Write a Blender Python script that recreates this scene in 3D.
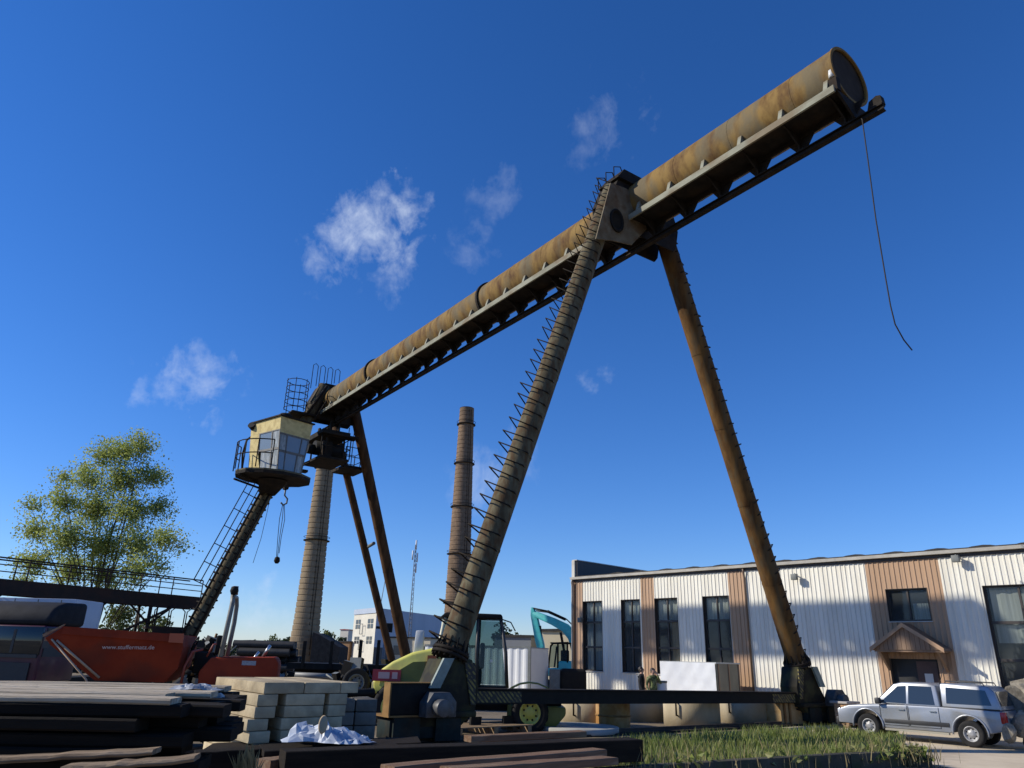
import bpy, bmesh, math, random
from mathutils import Vector, Matrix, Euler
R = math.radians
rnd = random.Random(7)
for ob in list(bpy.data.objects):
    bpy.data.objects.remove(ob)
scene = bpy.context.scene
col = scene.collection

# ------------------------------------------------------------------ camera
H = 2.1
FPX, PITCH, ROLL = 725.0, 0.3584, 0.0269
_fw = Vector((0, math.cos(PITCH), math.sin(PITCH)))
_up = Vector((0, -math.sin(PITCH), math.cos(PITCH)))
_ri = Vector((1, 0, 0))
RIGHT = _ri * math.cos(ROLL) + _up * math.sin(ROLL)
UP = -_ri * math.sin(ROLL) + _up * math.cos(ROLL)
cd = bpy.data.cameras.new('camera')
cam = bpy.data.objects.new('camera', cd)
col.objects.link(cam)
cam.matrix_world = Matrix(((RIGHT.x, UP.x, -_fw.x, 0), (RIGHT.y, UP.y, -_fw.y, 0), (RIGHT.z, UP.z, -_fw.z, H), (0, 0, 0, 1)))
cd.sensor_width = 36
cd.lens = 36 * FPX / 1024
cd.clip_start = 0.1
cd.clip_end = 6000
scene.camera = cam

# ------------------------------------------------------------------ sky and sun
SUN_AZ, SUN_EL = R(1), R(31)
SUN = Vector((-math.cos(SUN_AZ) * math.cos(SUN_EL), -math.sin(SUN_AZ) * math.cos(SUN_EL), math.sin(SUN_EL)))
world = bpy.data.worlds.new('World')
scene.world = world
world.use_nodes = True
nt = world.node_tree
nt.nodes.clear()
N = nt.nodes.new
L = nt.links.new
out = N('ShaderNodeOutputWorld')
bg = N('ShaderNodeBackground')
bg.inputs['Strength'].default_value = 0.115
sky = N('ShaderNodeTexSky')
sky.sky_type = 'NISHITA'
sky.sun_disc = False
sky.sun_elevation = SUN_EL
sky.sun_rotation = math.atan2(SUN.x, SUN.y)
sky.altitude = 0
sky.air_density = 1.0
sky.dust_density = 0.0
sky.ozone_density = 3.5
hs = N('ShaderNodeHueSaturation')
hs.inputs['Hue'].default_value = 0.5
hs.inputs['Saturation'].default_value = 1.13
hs.inputs['Value'].default_value = 1.0
tint = N('ShaderNodeMixRGB')
tint.blend_type = 'MULTIPLY'
tint.inputs['Fac'].default_value = 1
tint.inputs['Color2'].default_value = (.80, .93, 1.30, 1)
L(sky.outputs[0], tint.inputs['Color1'])
L(tint.outputs[0], hs.inputs['Color'])
# thin fair-weather clouds, as directions on the sky sphere
tc = N('ShaderNodeTexCoord')


def skydir(u, v):
    d = RIGHT * ((u - 512) / FPX) + UP * ((384 - v) / FPX) + _fw
    return d.normalized()


def mnode(op, a, b=None, clamp=False):
    n = N('ShaderNodeMath')
    n.operation = op
    n.use_clamp = clamp
    for i, x in enumerate((a, b)):
        if x is None:
            continue
        if isinstance(x, (int, float)):
            n.inputs[i].default_value = x
        else:
            L(x, n.inputs[i])
    return n.outputs[0]


nz = N('ShaderNodeTexNoise')
nz.inputs['Scale'].default_value = 13
nz.inputs['Detail'].default_value = 9
nz.inputs['Roughness'].default_value = 0.6
nz.inputs['Distortion'].default_value = 0.7
mp = N('ShaderNodeMapping')
mp.inputs['Scale'].default_value = (1.25, 1, .8)
mp.inputs['Rotation'].default_value = (0, 0.75, 0)
L(tc.outputs['Generated'], mp.inputs['Vector'])
L(mp.outputs[0], nz.inputs['Vector'])
wsp = N('ShaderNodeTexNoise')
wsp.inputs['Scale'].default_value = 30
wsp.inputs['Detail'].default_value = 10
wsp.inputs['Roughness'].default_value = 0.62
wsp.inputs['Distortion'].default_value = 0.8
L(mp.outputs[0], wsp.inputs['Vector'])
wisp = mnode('ADD', mnode('MULTIPLY', nz.outputs['Fac'], 0.66), mnode('MULTIPLY', wsp.outputs['Fac'], 0.34))
blobs = [((372, 236), .12, .5), ((408, 204), .07, .42), ((335, 262), .10, .34), ((198, 382), .085, .32), ((155, 386), .055, .24),
         ((602, 132), .10, .16), ((500, 195), .08, .12), ((470, 252), .06, .1), ((490, 474), .11, .22), ((596, 378), .05, .16),
         ((262, 616), .08, .3), ((225, 606), .06, .22)]
wv = N('ShaderNodeTexNoise')
wv.inputs['Scale'].default_value = 16
wv.inputs['Detail'].default_value = 5
wv.inputs['Roughness'].default_value = 0.6
L(tc.outputs['Generated'], wv.inputs['Vector'])
wsub = N('ShaderNodeVectorMath')
wsub.operation = 'MULTIPLY_ADD'
L(wv.outputs['Color'], wsub.inputs[0])
wsub.inputs[1].default_value = (.16, .16, .16)
wsub.inputs[2].default_value = (-.08, -.08, -.08)
nrm0 = N('ShaderNodeVectorMath')
nrm0.operation = 'NORMALIZE'
L(tc.outputs['Generated'], nrm0.inputs[0])
warp = N('ShaderNodeVectorMath')
warp.operation = 'ADD'
L(nrm0.outputs[0], warp.inputs[0])
L(wsub.outputs[0], warp.inputs[1])
tot = None
for (uv, r1, amt) in blobs:
    d = skydir(*uv)
    vm = N('ShaderNodeVectorMath')
    vm.operation = 'DISTANCE'
    L(warp.outputs[0], vm.inputs[0])
    vm.inputs[1].default_value = d
    mr = N('ShaderNodeMapRange')
    mr.interpolation_type = 'SMOOTHSTEP'
    mr.inputs['From Min'].default_value = r1
    mr.inputs['From Max'].default_value = 0.0
    mr.inputs['To Min'].default_value = 0
    mr.inputs['To Max'].default_value = 1
    L(vm.outputs['Value'], mr.inputs['Value'])
    thr = mnode('SUBTRACT', wisp, mnode('SUBTRACT', 0.66, mnode('MULTIPLY', mr.outputs[0], 0.30)))
    a = mnode('MULTIPLY', thr, 3.4, True)
    a = mnode('MULTIPLY', mnode('MULTIPLY', a, mr.outputs[0]), amt * 1.5)
    tot = a if tot is None else mnode('MAXIMUM', tot, a)
mx = N('ShaderNodeMixRGB')
L(mnode('MINIMUM', tot, 0.85), mx.inputs['Fac'])
L(hs.outputs[0], mx.inputs['Color1'])
mx.inputs['Color2'].default_value = (6.6, 7.4, 8.8, 1)
L(mx.outputs[0], bg.inputs['Color'])
L(bg.outputs[0], out.inputs['Surface'])

sd = bpy.data.lights.new('sun', 'SUN')
sd.energy = 5.0
sd.angle = R(0.35)
sd.color = (1.0, 0.94, 0.82)
so = bpy.data.objects.new('sun', sd)
so.rotation_euler = (-SUN).to_track_quat('-Z', 'Y').to_euler()
so.location = SUN * 200
col.objects.link(so)
scene.view_settings.view_transform = 'Standard'
scene.view_settings.look = 'None'
scene.view_settings.gamma = 1
scene.view_settings.exposure = 0.0

# ------------------------------------------------------------------ helpers


def at(u, v, Y):
    """world point on the line of sight through a photo pixel at forward distance Y"""
    d = RIGHT * ((u - 512) / FPX) + UP * ((384 - v) / FPX) + _fw
    return Vector((0, 0, H)) + d * (Y / d.y)


def onz(u, v, z=0.0):
    d = RIGHT * ((u - 512) / FPX) + UP * ((384 - v) / FPX) + _fw
    return Vector((0, 0, H)) + d * ((z - H) / d.z)


def link(o, parent=None):
    col.objects.link(o)
    if parent is not None:
        o.parent = parent
    return o


def tag(o, label=None, cat=None, group=None, kind=None):
    if label:
        o['label'] = label
    if cat:
        o['category'] = cat
    if group:
        o['group'] = group
    if kind:
        o['kind'] = kind
    return o


def thing(name, label, cat, loc=(0, 0, 0), rz=0, group=None):
    o = bpy.data.objects.new(name, None)
    o.empty_display_size = 0.3
    o.location = loc
    o.rotation_euler = (0, 0, rz)
    col.objects.link(o)
    return tag(o, label, cat, group)


class MB:
    def __init__(s):
        s.v, s.f, s.sm = [], [], []

    def add(s, vs, fs, smooth=False, M=None):
        b = len(s.v)
        for q in vs:
            q = Vector(q)
            s.v.append(tuple(M @ q if M else q))
        for q in fs:
            s.f.append(tuple(b + i for i in q))
            s.sm.append(smooth)
        return s

    def bx(s, x0, x1, y0, y1, z0, z1, M=None):
        v = [(x0, y0, z0), (x1, y0, z0), (x1, y1, z0), (x0, y1, z0), (x0, y0, z1), (x1, y0, z1), (x1, y1, z1), (x0, y1, z1)]
        return s.add(v, [(0, 3, 2, 1), (4, 5, 6, 7), (0, 1, 5, 4), (1, 2, 6, 5), (2, 3, 7, 6), (3, 0, 4, 7)], False, M)

    def cyl(s, p0, p1, r0, r1=None, n=12, caps=True, smooth=True):
        p0, p1 = Vector(p0), Vector(p1)
        r1 = r0 if r1 is None else r1
        a = (p1 - p0).normalized()
        x = a.orthogonal().normalized()
        y = a.cross(x)
        vs = []
        for p, r in ((p0, r0), (p1, r1)):
            for i in range(n):
                t = 2 * math.pi * i / n
                vs.append(p + (x * math.cos(t) + y * math.sin(t)) * r)
        s.add(vs, [(i, (i + 1) % n, n + (i + 1) % n, n + i) for i in range(n)], smooth)
        if caps:
            b = len(s.v) - 2 * n
            s.f.append(tuple(b + i for i in reversed(range(n))))
            s.sm.append(False)
            s.f.append(tuple(b + n + i for i in range(n)))
            s.sm.append(False)
        return s

    def path(s, pts, r, n=8, closed=False):
        pts = [Vector(p) for p in pts]
        m = len(pts)
        vs = []
        x = None
        rs = r if isinstance(r, (list, tuple)) else [r] * m
        for i, p in enumerate(pts):
            if closed:
                d = pts[(i + 1) % m] - pts[i - 1]
            else:
                d = pts[min(i + 1, m - 1)] - pts[max(i - 1, 0)]
            d.normalize()
            if x is None:
                x = d.orthogonal().normalized()
            else:
                x = (x - d * x.dot(d))
                if x.length < 1e-6:
                    x = d.orthogonal()
                x.normalize()
            y = d.cross(x)
            for k in range(n):
                t = 2 * math.pi * k / n
                vs.append(p + (x * math.cos(t) + y * math.sin(t)) * rs[i])
        fs = []
        for i in range(m if closed else m - 1):
            j = (i + 1) % m
            for k in range(n):
                fs.append((i * n + k, i * n + (k + 1) % n, j * n + (k + 1) % n, j * n + k))
        if not closed:
            fs.append(tuple(reversed(range(n))))
            fs.append(tuple((m - 1) * n + k for k in range(n)))
        return s.add(vs, fs, True)

    def lathe(s, prof, n=24, c=(0, 0, 0), smooth=True, M=None):
        m = len(prof)
        vs = []
        for (r, z) in prof:
            for k in range(n):
                t = 2 * math.pi * k / n
                vs.append((c[0] + r * math.cos(t), c[1] + r * math.sin(t), c[2] + z))
        fs = []
        for i in range(m - 1):
            for k in range(n):
                fs.append((i * n + k, i * n + (k + 1) % n, (i + 1) * n + (k + 1) % n, (i + 1) * n + k))
        return s.add(vs, fs, smooth, M)

    def prism(s, poly, a, b, axis='y', M=None, taper=None):
        """poly of 2-D points; extruded from a to b along axis"""
        n = len(poly)

        def mk(p, h, k=1.0):
            x, z = p
            if axis == 'y':
                return (x, h, z)
            if axis == 'x':
                return (h, x, z)
            return (x, z, h)
        vs = [mk(p, a) for p in poly] + [mk(p, b) for p in poly]
        fs = [tuple(range(n)), tuple(reversed(range(n, 2 * n)))]
        fs += [(i, n + i, n + (i + 1) % n, (i + 1) % n) for i in range(n)]
        return s.add(vs, fs, False, M)

    def mesh(s, name):
        me = bpy.data.meshes.new(name)
        me.from_pydata(s.v, [], s.f)
        me.polygons.foreach_set('use_smooth', s.sm)
        me.update()
        return me

    def build(s, name, mat, parent=None, bevel=0.0, seg=2, fix=True):
        me = s.mesh(name)
        if fix or bevel:
            bm = bmesh.new()
            bm.from_mesh(me)
            bmesh.ops.recalc_face_normals(bm, faces=bm.faces)
            if bevel:
                bmesh.ops.remove_doubles(bm, verts=bm.verts, dist=1e-5)
                es = [e for e in bm.edges if len(e.link_faces) == 2 and e.calc_face_angle(0) > R(25)]
                bmesh.ops.bevel(bm, geom=es, offset=bevel, segments=seg, affect='EDGES', profile=0.5, clamp_overlap=True)
                for f in bm.faces:
                    f.smooth = True
            bm.to_mesh(me)
            bm.free()
            if bevel:
                me.set_sharp_from_angle(angle=R(38))
        me.materials.append(mat)
        o = bpy.data.objects.new(name, me)
        return link(o, parent)


def copyob(o, parent, loc=None, mw=None):
    c = o.copy()
    link(c, parent)
    if mw is not None:
        c.matrix_local = mw
    elif loc is not None:
        c.location = loc
    return c


MATS = {}


def mat(name, c1, c2=None, rough=0.7, metal=0.0, scale=3.0, detail=7, stretch=(1, 1, 1), bump=0.0, bscale=30, rand=0.0,
        lo=0.35, hi=0.65, c3=None, s3=0.6, amt3=0.5, spec=0.5, coat=0.0, gen='Object', trans=0.0, bstretch=None):
    if name in MATS:
        return MATS[name]
    m = bpy.data.materials.new(name)
    m.use_nodes = True
    t = m.node_tree
    n = t.nodes
    b = n['Principled BSDF']
    b.inputs['Roughness'].default_value = rough
    b.inputs['Metallic'].default_value = metal
    b.inputs['Specular IOR Level'].default_value = spec if rough < .65 else min(spec, .15)
    if coat:
        b.inputs['Coat Weight'].default_value = coat
        b.inputs['Coat Roughness'].default_value = 0.08
    c1 = (*c1, 1)
    csock = None
    tcn = n.new('ShaderNodeTexCoord')
    mpn = n.new('ShaderNodeMapping')
    mpn.inputs['Scale'].default_value = stretch
    t.links.new(tcn.outputs[gen], mpn.inputs['Vector'])
    if rand:
        oi = n.new('ShaderNodeObjectInfo')
        va = n.new('ShaderNodeVectorMath')
        va.operation = 'MULTIPLY_ADD'
        cb = n.new('ShaderNodeCombineXYZ')
        for k in range(3):
            t.links.new(oi.outputs['Random'], cb.inputs[k])
        t.links.new(cb.outputs[0], va.inputs[0])
        va.inputs[1].default_value = (37, 53, 71)
        t.links.new(mpn.outputs[0], va.inputs[2])
        vec = va.outputs[0]
    else:
        vec = mpn.outputs[0]
    if c2 is not None:
        nn = n.new('ShaderNodeTexNoise')
        nn.inputs['Scale'].default_value = scale
        nn.inputs['Detail'].default_value = detail
        nn.inputs['Roughness'].default_value = 0.62
        t.links.new(vec, nn.inputs['Vector'])
        cr = n.new('ShaderNodeValToRGB')
        cr.color_ramp.elements[0].position = lo
        cr.color_ramp.elements[1].position = hi
        cr.color_ramp.elements[0].color = c1
        cr.color_ramp.elements[1].color = (*c2, 1)
        t.links.new(nn.outputs['Fac'], cr.inputs['Fac'])
        csock = cr.outputs[0]
        rr = n.new('ShaderNodeMapRange')
        rr.inputs['To Min'].default_value = max(0.02, rough - 0.12)
        rr.inputs['To Max'].default_value = min(1, rough + 0.12)
        t.links.new(nn.outputs['Fac'], rr.inputs['Value'])
        t.links.new(rr.outputs[0], b.inputs['Roughness'])
        if c3 is not None:
            n3 = n.new('ShaderNodeTexNoise')
            n3.inputs['Scale'].default_value = s3
            n3.inputs['Detail'].default_value = 5
            t.links.new(vec, n3.inputs['Vector'])
            r3 = n.new('ShaderNodeMapRange')
            r3.inputs['From Min'].default_value = 0.48
            r3.inputs['From Max'].default_value = 0.62
            r3.inputs['To Max'].default_value = amt3
            t.links.new(n3.outputs['Fac'], r3.inputs['Value'])
            m3 = n.new('ShaderNodeMixRGB')
            t.links.new(r3.outputs[0], m3.inputs['Fac'])
            t.links.new(csock, m3.inputs['Color1'])
            m3.inputs['Color2'].default_value = (*c3, 1)
            csock = m3.outputs[0]
    if rand:
        hv = n.new('ShaderNodeHueSaturation')
        mr = n.new('ShaderNodeMapRange')
        mr.inputs['To Min'].default_value = 1 - rand
        mr.inputs['To Max'].default_value = 1 + rand
        t.links.new(oi.outputs['Random'], mr.inputs['Value'])
        t.links.new(mr.outputs[0], hv.inputs['Value'])
        if csock is None:
            hv.inputs['Color'].default_value = c1
        else:
            t.links.new(csock, hv.inputs['Color'])
        csock = hv.outputs[0]
    if csock is None:
        b.inputs['Base Color'].default_value = c1
    else:
        t.links.new(csock, b.inputs['Base Color'])
    if bump:
        nb = n.new('ShaderNodeTexNoise')
        nb.inputs['Scale'].default_value = bscale
        nb.inputs['Detail'].default_value = 6
        t.links.new(vec, nb.inputs['Vector'])
        bp = n.new('ShaderNodeBump')
        bp.inputs['Strength'].default_value = bump
        bp.inputs['Distance'].default_value = 0.02
        t.links.new(nb.outputs['Fac'], bp.inputs['Height'])
        t.links.new(bp.outputs[0], b.inputs['Normal'])
    if trans:
        tr = n.new('ShaderNodeBsdfTranslucent')
        if csock is None:
            tr.inputs[0].default_value = c1
        else:
            t.links.new(csock, tr.inputs[0])
        ms = n.new('ShaderNodeMixShader')
        ms.inputs[0].default_value = trans
        t.links.new(b.outputs[0], ms.inputs[1])
        t.links.new(tr.outputs[0], ms.inputs[2])
        t.links.new(ms.outputs[0], n['Material Output'].inputs['Surface'])
    MATS[name] = m
    return m


def glass(name, tint=(.55, .65, .68), opac=0.55, base=(.03, .045, .05), rough=0.04):
    """window pane: clear pane with a coloured film and mirror-like reflection"""
    if name in MATS:
        return MATS[name]
    m = bpy.data.materials.new(name)
    m.use_nodes = True
    t = m.node_tree
    n = t.nodes
    b = n['Principled BSDF']
    b.inputs['Base Color'].default_value = (*base, 1)
    b.inputs['Roughness'].default_value = rough
    b.inputs['Specular IOR Level'].default_value = 0.9
    tr = n.new('ShaderNodeBsdfTransparent')
    tr.inputs[0].default_value = (*tint, 1)
    ms = n.new('ShaderNodeMixShader')
    ms.inputs[0].default_value = opac
    t.links.new(tr.outputs[0], ms.inputs[1])
    t.links.new(b.outputs[0], ms.inputs[2])
    t.links.new(ms.outputs[0], n['Material Output'].inputs['Surface'])
    MATS[name] = m
    return m


def stripes(name, c1, c2, freq, ang, rough=0.7):
    m = bpy.data.materials.new(name)
    m.use_nodes = True
    t = m.node_tree
    n = t.nodes
    b = n['Principled BSDF']
    b.inputs['Roughness'].default_value = rough
    tcn = n.new('ShaderNodeTexCoord')
    mpn = n.new('ShaderNodeMapping')
    mpn.inputs['Rotation'].default_value = (0, ang, 0)
    w = n.new('ShaderNodeTexWave')
    w.inputs['Scale'].default_value = freq
    w.inputs['Distortion'].default_value = 0.3
    cr = n.new('ShaderNodeValToRGB')
    cr.color_ramp.interpolation = 'CONSTANT'
    cr.color_ramp.elements[1].position = 0.5
    cr.color_ramp.elements[0].color = (*c1, 1)
    cr.color_ramp.elements[1].color = (*c2, 1)
    nn = n.new('ShaderNodeTexNoise')
    nn.inputs['Scale'].default_value = 9
    nn.inputs['Detail'].default_value = 6
    r3 = n.new('ShaderNodeMapRange')
    r3.inputs['From Min'].default_value = 0.45
    r3.inputs['From Max'].default_value = 0.6
    mixn = n.new('ShaderNodeMixRGB')
    mixn.inputs['Color2'].default_value = (0.03, 0.025, 0.02, 1)
    t.links.new(tcn.outputs['Object'], mpn.inputs['Vector'])
    t.links.new(mpn.outputs[0], w.inputs['Vector'])
    t.links.new(tcn.outputs['Object'], nn.inputs['Vector'])
    t.links.new(nn.outputs['Fac'], r3.inputs['Value'])
    t.links.new(w.outputs['Fac'], cr.inputs['Fac'])
    t.links.new(r3.outputs[0], mixn.inputs['Fac'])
    t.links.new(cr.outputs[0], mixn.inputs['Color1'])
    t.links.new(mixn.outputs[0], b.inputs['Base Color'])
    return m


# base materials
RUST = mat('rusty_tube_paint', (.235, .145, .044), (.085, .042, .019), rough=.8, scale=1.5, stretch=(.8, 1.25, .55), c3=(.14, .115, .07), s3=.9, amt3=.85, bump=.3, bscale=14, lo=.42, hi=.68)
RUSTB = mat('rusty_leg_paint', (.16, .082, .024), (.06, .029, .011), rough=.8, scale=1.1, stretch=(2.5, 2.5, .5), c3=(.085, .066, .038), s3=1.6, amt3=.6, bump=.2, bscale=16)
RUSTD = mat('dark_red_brown_leg_paint', (.095, .045, .018), (.04, .021, .010), rough=.8, scale=1.1, stretch=(2.5, 2.5, .5), c3=(.13, .065, .026), s3=1.3, amt3=.6)
LEGP = mat('weathered_olive_leg_paint', (.15, .128, .075), (.07, .052, .028), rough=.8, scale=1.7, stretch=(2.2, 2.2, .8), c3=(.085, .045, .020), s3=2.6, amt3=.75, bump=.2, bscale=16)
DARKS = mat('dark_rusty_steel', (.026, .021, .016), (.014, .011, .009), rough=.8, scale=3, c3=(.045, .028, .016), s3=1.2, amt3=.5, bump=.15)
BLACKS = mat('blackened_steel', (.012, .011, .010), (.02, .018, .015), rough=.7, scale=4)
EDGEP = mat('pale_green_grey_edge_paint', (.30, .30, .23), (.20, .19, .14), rough=.75, scale=2.2, stretch=(1, .4, 1), c3=(.16, .10, .05), s3=2, amt3=.6)
CONC = mat('concrete', (.38, .34, .26), (.28, .25, .19), rough=.9, scale=2.2, c3=(.2, .17, .12), s3=1.1, amt3=.5, bump=.3, bscale=24, rand=.08)
CONCB = mat('concrete_block', (.54, .44, .28), (.38, .30, .19), rough=.9, scale=2.6, c3=(.22, .18, .12), s3=1.5, amt3=.55, bump=.45, bscale=22, rand=.12)
GREYP = mat('grey_steel_paint', (.17, .18, .17), (.11, .115, .105), rough=.6, scale=3)
TYRE = mat('tyre_rubber', (.018, .018, .018), (.032, .03, .028), rough=.85, scale=6)
CHROME = mat('bright_metal', (.55, .55, .55), (.4, .4, .4), rough=.3, metal=.9, scale=6)
TIMD = mat('shaded_creosoted_timber', (.010, .008, .006), (.022, .016, .011), rough=.9, scale=2.2, stretch=(.7, 8, 8), bump=.5, bscale=26, rand=.3)  # creosoted wood, blackened further for the shade on its faces
TIML = mat('grey_weathered_timber', (.60, .51, .38), (.34, .27, .185), rough=.9, scale=2.6, stretch=(.6, 9, 9), c3=(.26, .20, .13), s3=2.2, amt3=.6, bump=.5, bscale=28, rand=.18)
TIMR = mat('reddish_brown_timber', (.20, .115, .07), (.10, .06, .038), rough=.9, scale=1.6, stretch=(.6, 8, 8), c3=(.28, .2, .13), s3=1.6, amt3=.6, bump=.5, bscale=28, rand=.2)
TIMT = mat('tan_board', (.34, .25, .165), (.20, .14, .088), rough=.9, scale=2.0, stretch=(.8, 9, 9), c3=(.12, .085, .055), s3=2.5, amt3=.6, bump=.5, bscale=30, rand=.1)
BARK = mat('bark', (.10, .075, .05), (.05, .038, .028), rough=.95, scale=5, stretch=(3, 3, .6), bump=.5)

# ------------------------------------------------------------------ ground
GROUND = mat('yard_dirt', (.22, .175, .12), (.15, .118, .08), rough=.95, scale=.35, detail=10, c3=(.36, .29, .2), s3=.09, amt3=.7, bump=.5, bscale=9)
mb = MB()
n = 60
for i in range(n + 1):
    for j in range(n + 1):
        fx = (i / n * 2 - 1)
        fy = (j / n * 2 - 1)
        x = math.copysign(abs(fx) ** 3 * 3000, fx)
        y = 60 + math.copysign(abs(fy) ** 3 * 3000, fy)
        mb.v.append((x, y, 0))
for i in range(n):
    for j in range(n):
        a = i * (n + 1) + j
        mb.f.append((a, a + n + 1, a + n + 2, a + 1))
        mb.sm.append(False)
gr = mb.build('ground', GROUND)
tag(gr, kind='structure')
PAVE = mat('sandy_concrete_pavement', (.66, .55, .39), (.54, .44, .31), rough=.92, scale=.8, c3=(.25, .20, .14), s3=.35, amt3=.6, bump=.2, bscale=30)
mb = MB()
pv = [(10.2, 13), (30, 13), (30, 19), (17.6, 29.0), (13.2, 33.4), (3.4, 43.7), (-3.5, 37.5), (5.8, 28.6), (9.6, 29.6), (9.8, 21)]  # stretch along the facade added to bounce light onto the wall
mb.add([(x, y, .004) for x, y in pv], [tuple(range(len(pv)))])
pavo = mb.build('pavement', PAVE)
tag(pavo, kind='structure')

# ------------------------------------------------------------------ the gantry crane
YAW = .614
CO = Vector((4.762, 24.62, 0))
crane = thing('gantry_crane', 'huge rusty gantry crane with a long tube girder on splayed tube legs', 'crane', CO, YAW)
g_axis = Vector((-math.sin(YAW), math.cos(YAW), 0))
s_axis = Vector((math.cos(YAW), math.sin(YAW), 0))


def to_crane(p):
    d = Vector(p) - CO
    return Vector((d.dot(s_axis), d.dot(g_axis), d.z))


HC, TR = 18.80, .965
T0, T1 = -9.05, 31.2
# tube: three welded lengths told apart by the joint flanges
tube = MB()
rings = [T0, -6.9, -4.6, -2.2, 1.0, 3.4, 5.8, 8.2, 10.1, 12.6, 15.2, 17.8, 20.4, 23.1, 25.4, 27.7, 30.0, T1]
ns = 64
for k, t in enumerate(rings):
    for i in range(ns):
        a = 2 * math.pi * i / ns
        tube.v.append((TR * math.cos(a), t, HC + TR * math.sin(a)))
for k in range(len(rings) - 1):
    for i in range(ns):
        tube.f.append((k * ns + i, k * ns + (i + 1) % ns, (k + 1) * ns + (i + 1) % ns, (k + 1) * ns + i))
        tube.sm.append(True)
tube_o = tube.build('girder_tube', RUST, crane)


def ring(t, r0, r1, w, name, m, par):
    b = MB()
    nn = 48
    for tt, rr in ((t - w / 2, r0), (t - w / 2, r1), (t + w / 2, r1), (t + w / 2, r0)):
        for i in range(nn):
            a = 2 * math.pi * i / nn
            b.v.append((rr * math.cos(a), tt, HC + rr * math.sin(a)))
    for k in range(4):
        for i in range(nn):
            b.f.append((k * nn + i, k * nn + (i + 1) % nn, ((k + 1) % 4) * nn + (i + 1) % nn, ((k + 1) % 4) * nn + i))
            b.sm.append(False)
    return b.build(name, m, par)


ring(10.1, TR - .02, TR + .10, .14, 'joint_flange', DARKS, tube_o)
ring(23.1, TR - .02, TR + .10, .14, 'joint_flange', DARKS, tube_o)
for t in (-7.6, -5.2, -2.8, 2.6, 5.0, 7.4, 12.7, 15.4, 18.0, 20.6, 26.0, 28.4):
    ring(t, TR - .01, TR + .008, .05, 'weld_seam', RUST, tube_o)
ring(T0 + .02, TR - .06, TR + .03, .06, 'end_rim', RUST, tube_o)
b = MB()
b.lathe([(0.0, 0), (TR - .05, 0)], 48, smooth=False, M=Matrix.Translation((0, T0 + .08, HC)) @ Matrix.Rotation(R(90), 4, 'X'))
b.build('end_plate', mat('end_plate_rust', (.05, .035, .022), (.028, .02, .014), rough=.85, scale=1.5), tube_o)
# power cable pipe lying along the crown of the tube
b = MB()
b.path([(.05, t, HC + TR + .06 + .02 * math.sin(t * 2.1)) for t in [1.2 + .6 * i for i in range(49)]], .035, 6)
b.build('cable_conduit', BLACKS, tube_o)

# shelf plates carried under the tube on both sides
SZ = 17.83
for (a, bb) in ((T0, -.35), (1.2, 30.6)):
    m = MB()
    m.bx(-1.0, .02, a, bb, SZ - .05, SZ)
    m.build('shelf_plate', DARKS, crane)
    for sgn in (-1,):
        m = MB()
        m.bx(sgn * 1.0 - .035 + sgn * .036, sgn * 1.0 + .035 + sgn * .036, a, bb, SZ - .17, SZ + .06)
        m.build('shelf_edge', EDGEP if sgn < 0 else DARKS, crane)
# gussets on the shelf and hangers under it
gus = MB()
gus.prism([(-1.0, SZ), (-.4, SZ), (-.62, SZ + .30), (-.80, SZ + .52), (-.88, SZ + .52), (-1.0, SZ + .1)], -.07, .07, 'y')
gus_me = None
hang = MB()
hang.prism([(-.98, SZ - .052), (.0, SZ - .052), (.06, SZ + .02), (.42, 17.93), (.44, 17.80), (.10, 17.36), (.10, 17.192), (-.10, 17.192), (-.12, 17.36), (-.62, 17.70)], -.03, .03, 'y')
hang.bx(-.09, .09, -.12, .12, 17.194, 17.23)
st = [-8.75 + 1.55 * k for k in range(6)] + [1.75 + 1.5 * k for k in range(20)]
g0 = h0 = None
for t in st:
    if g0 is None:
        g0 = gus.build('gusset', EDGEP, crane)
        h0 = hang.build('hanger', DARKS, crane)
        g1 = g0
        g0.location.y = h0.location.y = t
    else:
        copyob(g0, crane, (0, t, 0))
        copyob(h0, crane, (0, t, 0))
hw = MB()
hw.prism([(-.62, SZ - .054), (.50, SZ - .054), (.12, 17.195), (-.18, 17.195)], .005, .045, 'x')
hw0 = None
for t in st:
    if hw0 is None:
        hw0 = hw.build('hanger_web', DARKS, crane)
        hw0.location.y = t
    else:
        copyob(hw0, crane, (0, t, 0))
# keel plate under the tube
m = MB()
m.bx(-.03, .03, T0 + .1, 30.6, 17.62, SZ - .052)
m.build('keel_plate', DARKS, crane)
# runway I-beam
m = MB()
RT0, RT1 = -9.85, 33.4
m.bx(-.10, .10, RT0, RT1, 17.155, 17.19)
m.bx(-.025, .025, RT0, RT1, 17.025, 17.155)
m.bx(-.10, .10, RT0, RT1, 16.99, 17.025)
m.build('runway_beam', DARKS, crane)
m = MB()
m.prism([(RT0 - .02, 17.192), (RT0 + .42, 17.192), (RT0 + .34, 17.45), (RT0 + .12, 17.52), (RT0 + .0, 17.46)], -.10, .10, 'x')
m.build('end_stop', DARKS, crane)
m = MB()
m.prism([(-.9, SZ - .06), (.6, SZ - .06), (.12, 17.2), (-.12, 17.2)], T0 - .02, T0 + .05, 'y')
m.bx(-.9, -.7, T0 - .03, T0 + .3, SZ, SZ + .45)
m.build('end_bracket', DARKS, crane)

# near portal, two plates and covers round the tube
PORT = mat('portal_plate_paint', (.20, .17, .115), (.12, .088, .052), rough=.8, scale=1.8, c3=(.11, .058, .026), s3=2.2, amt3=.6, bump=.2)


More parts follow.
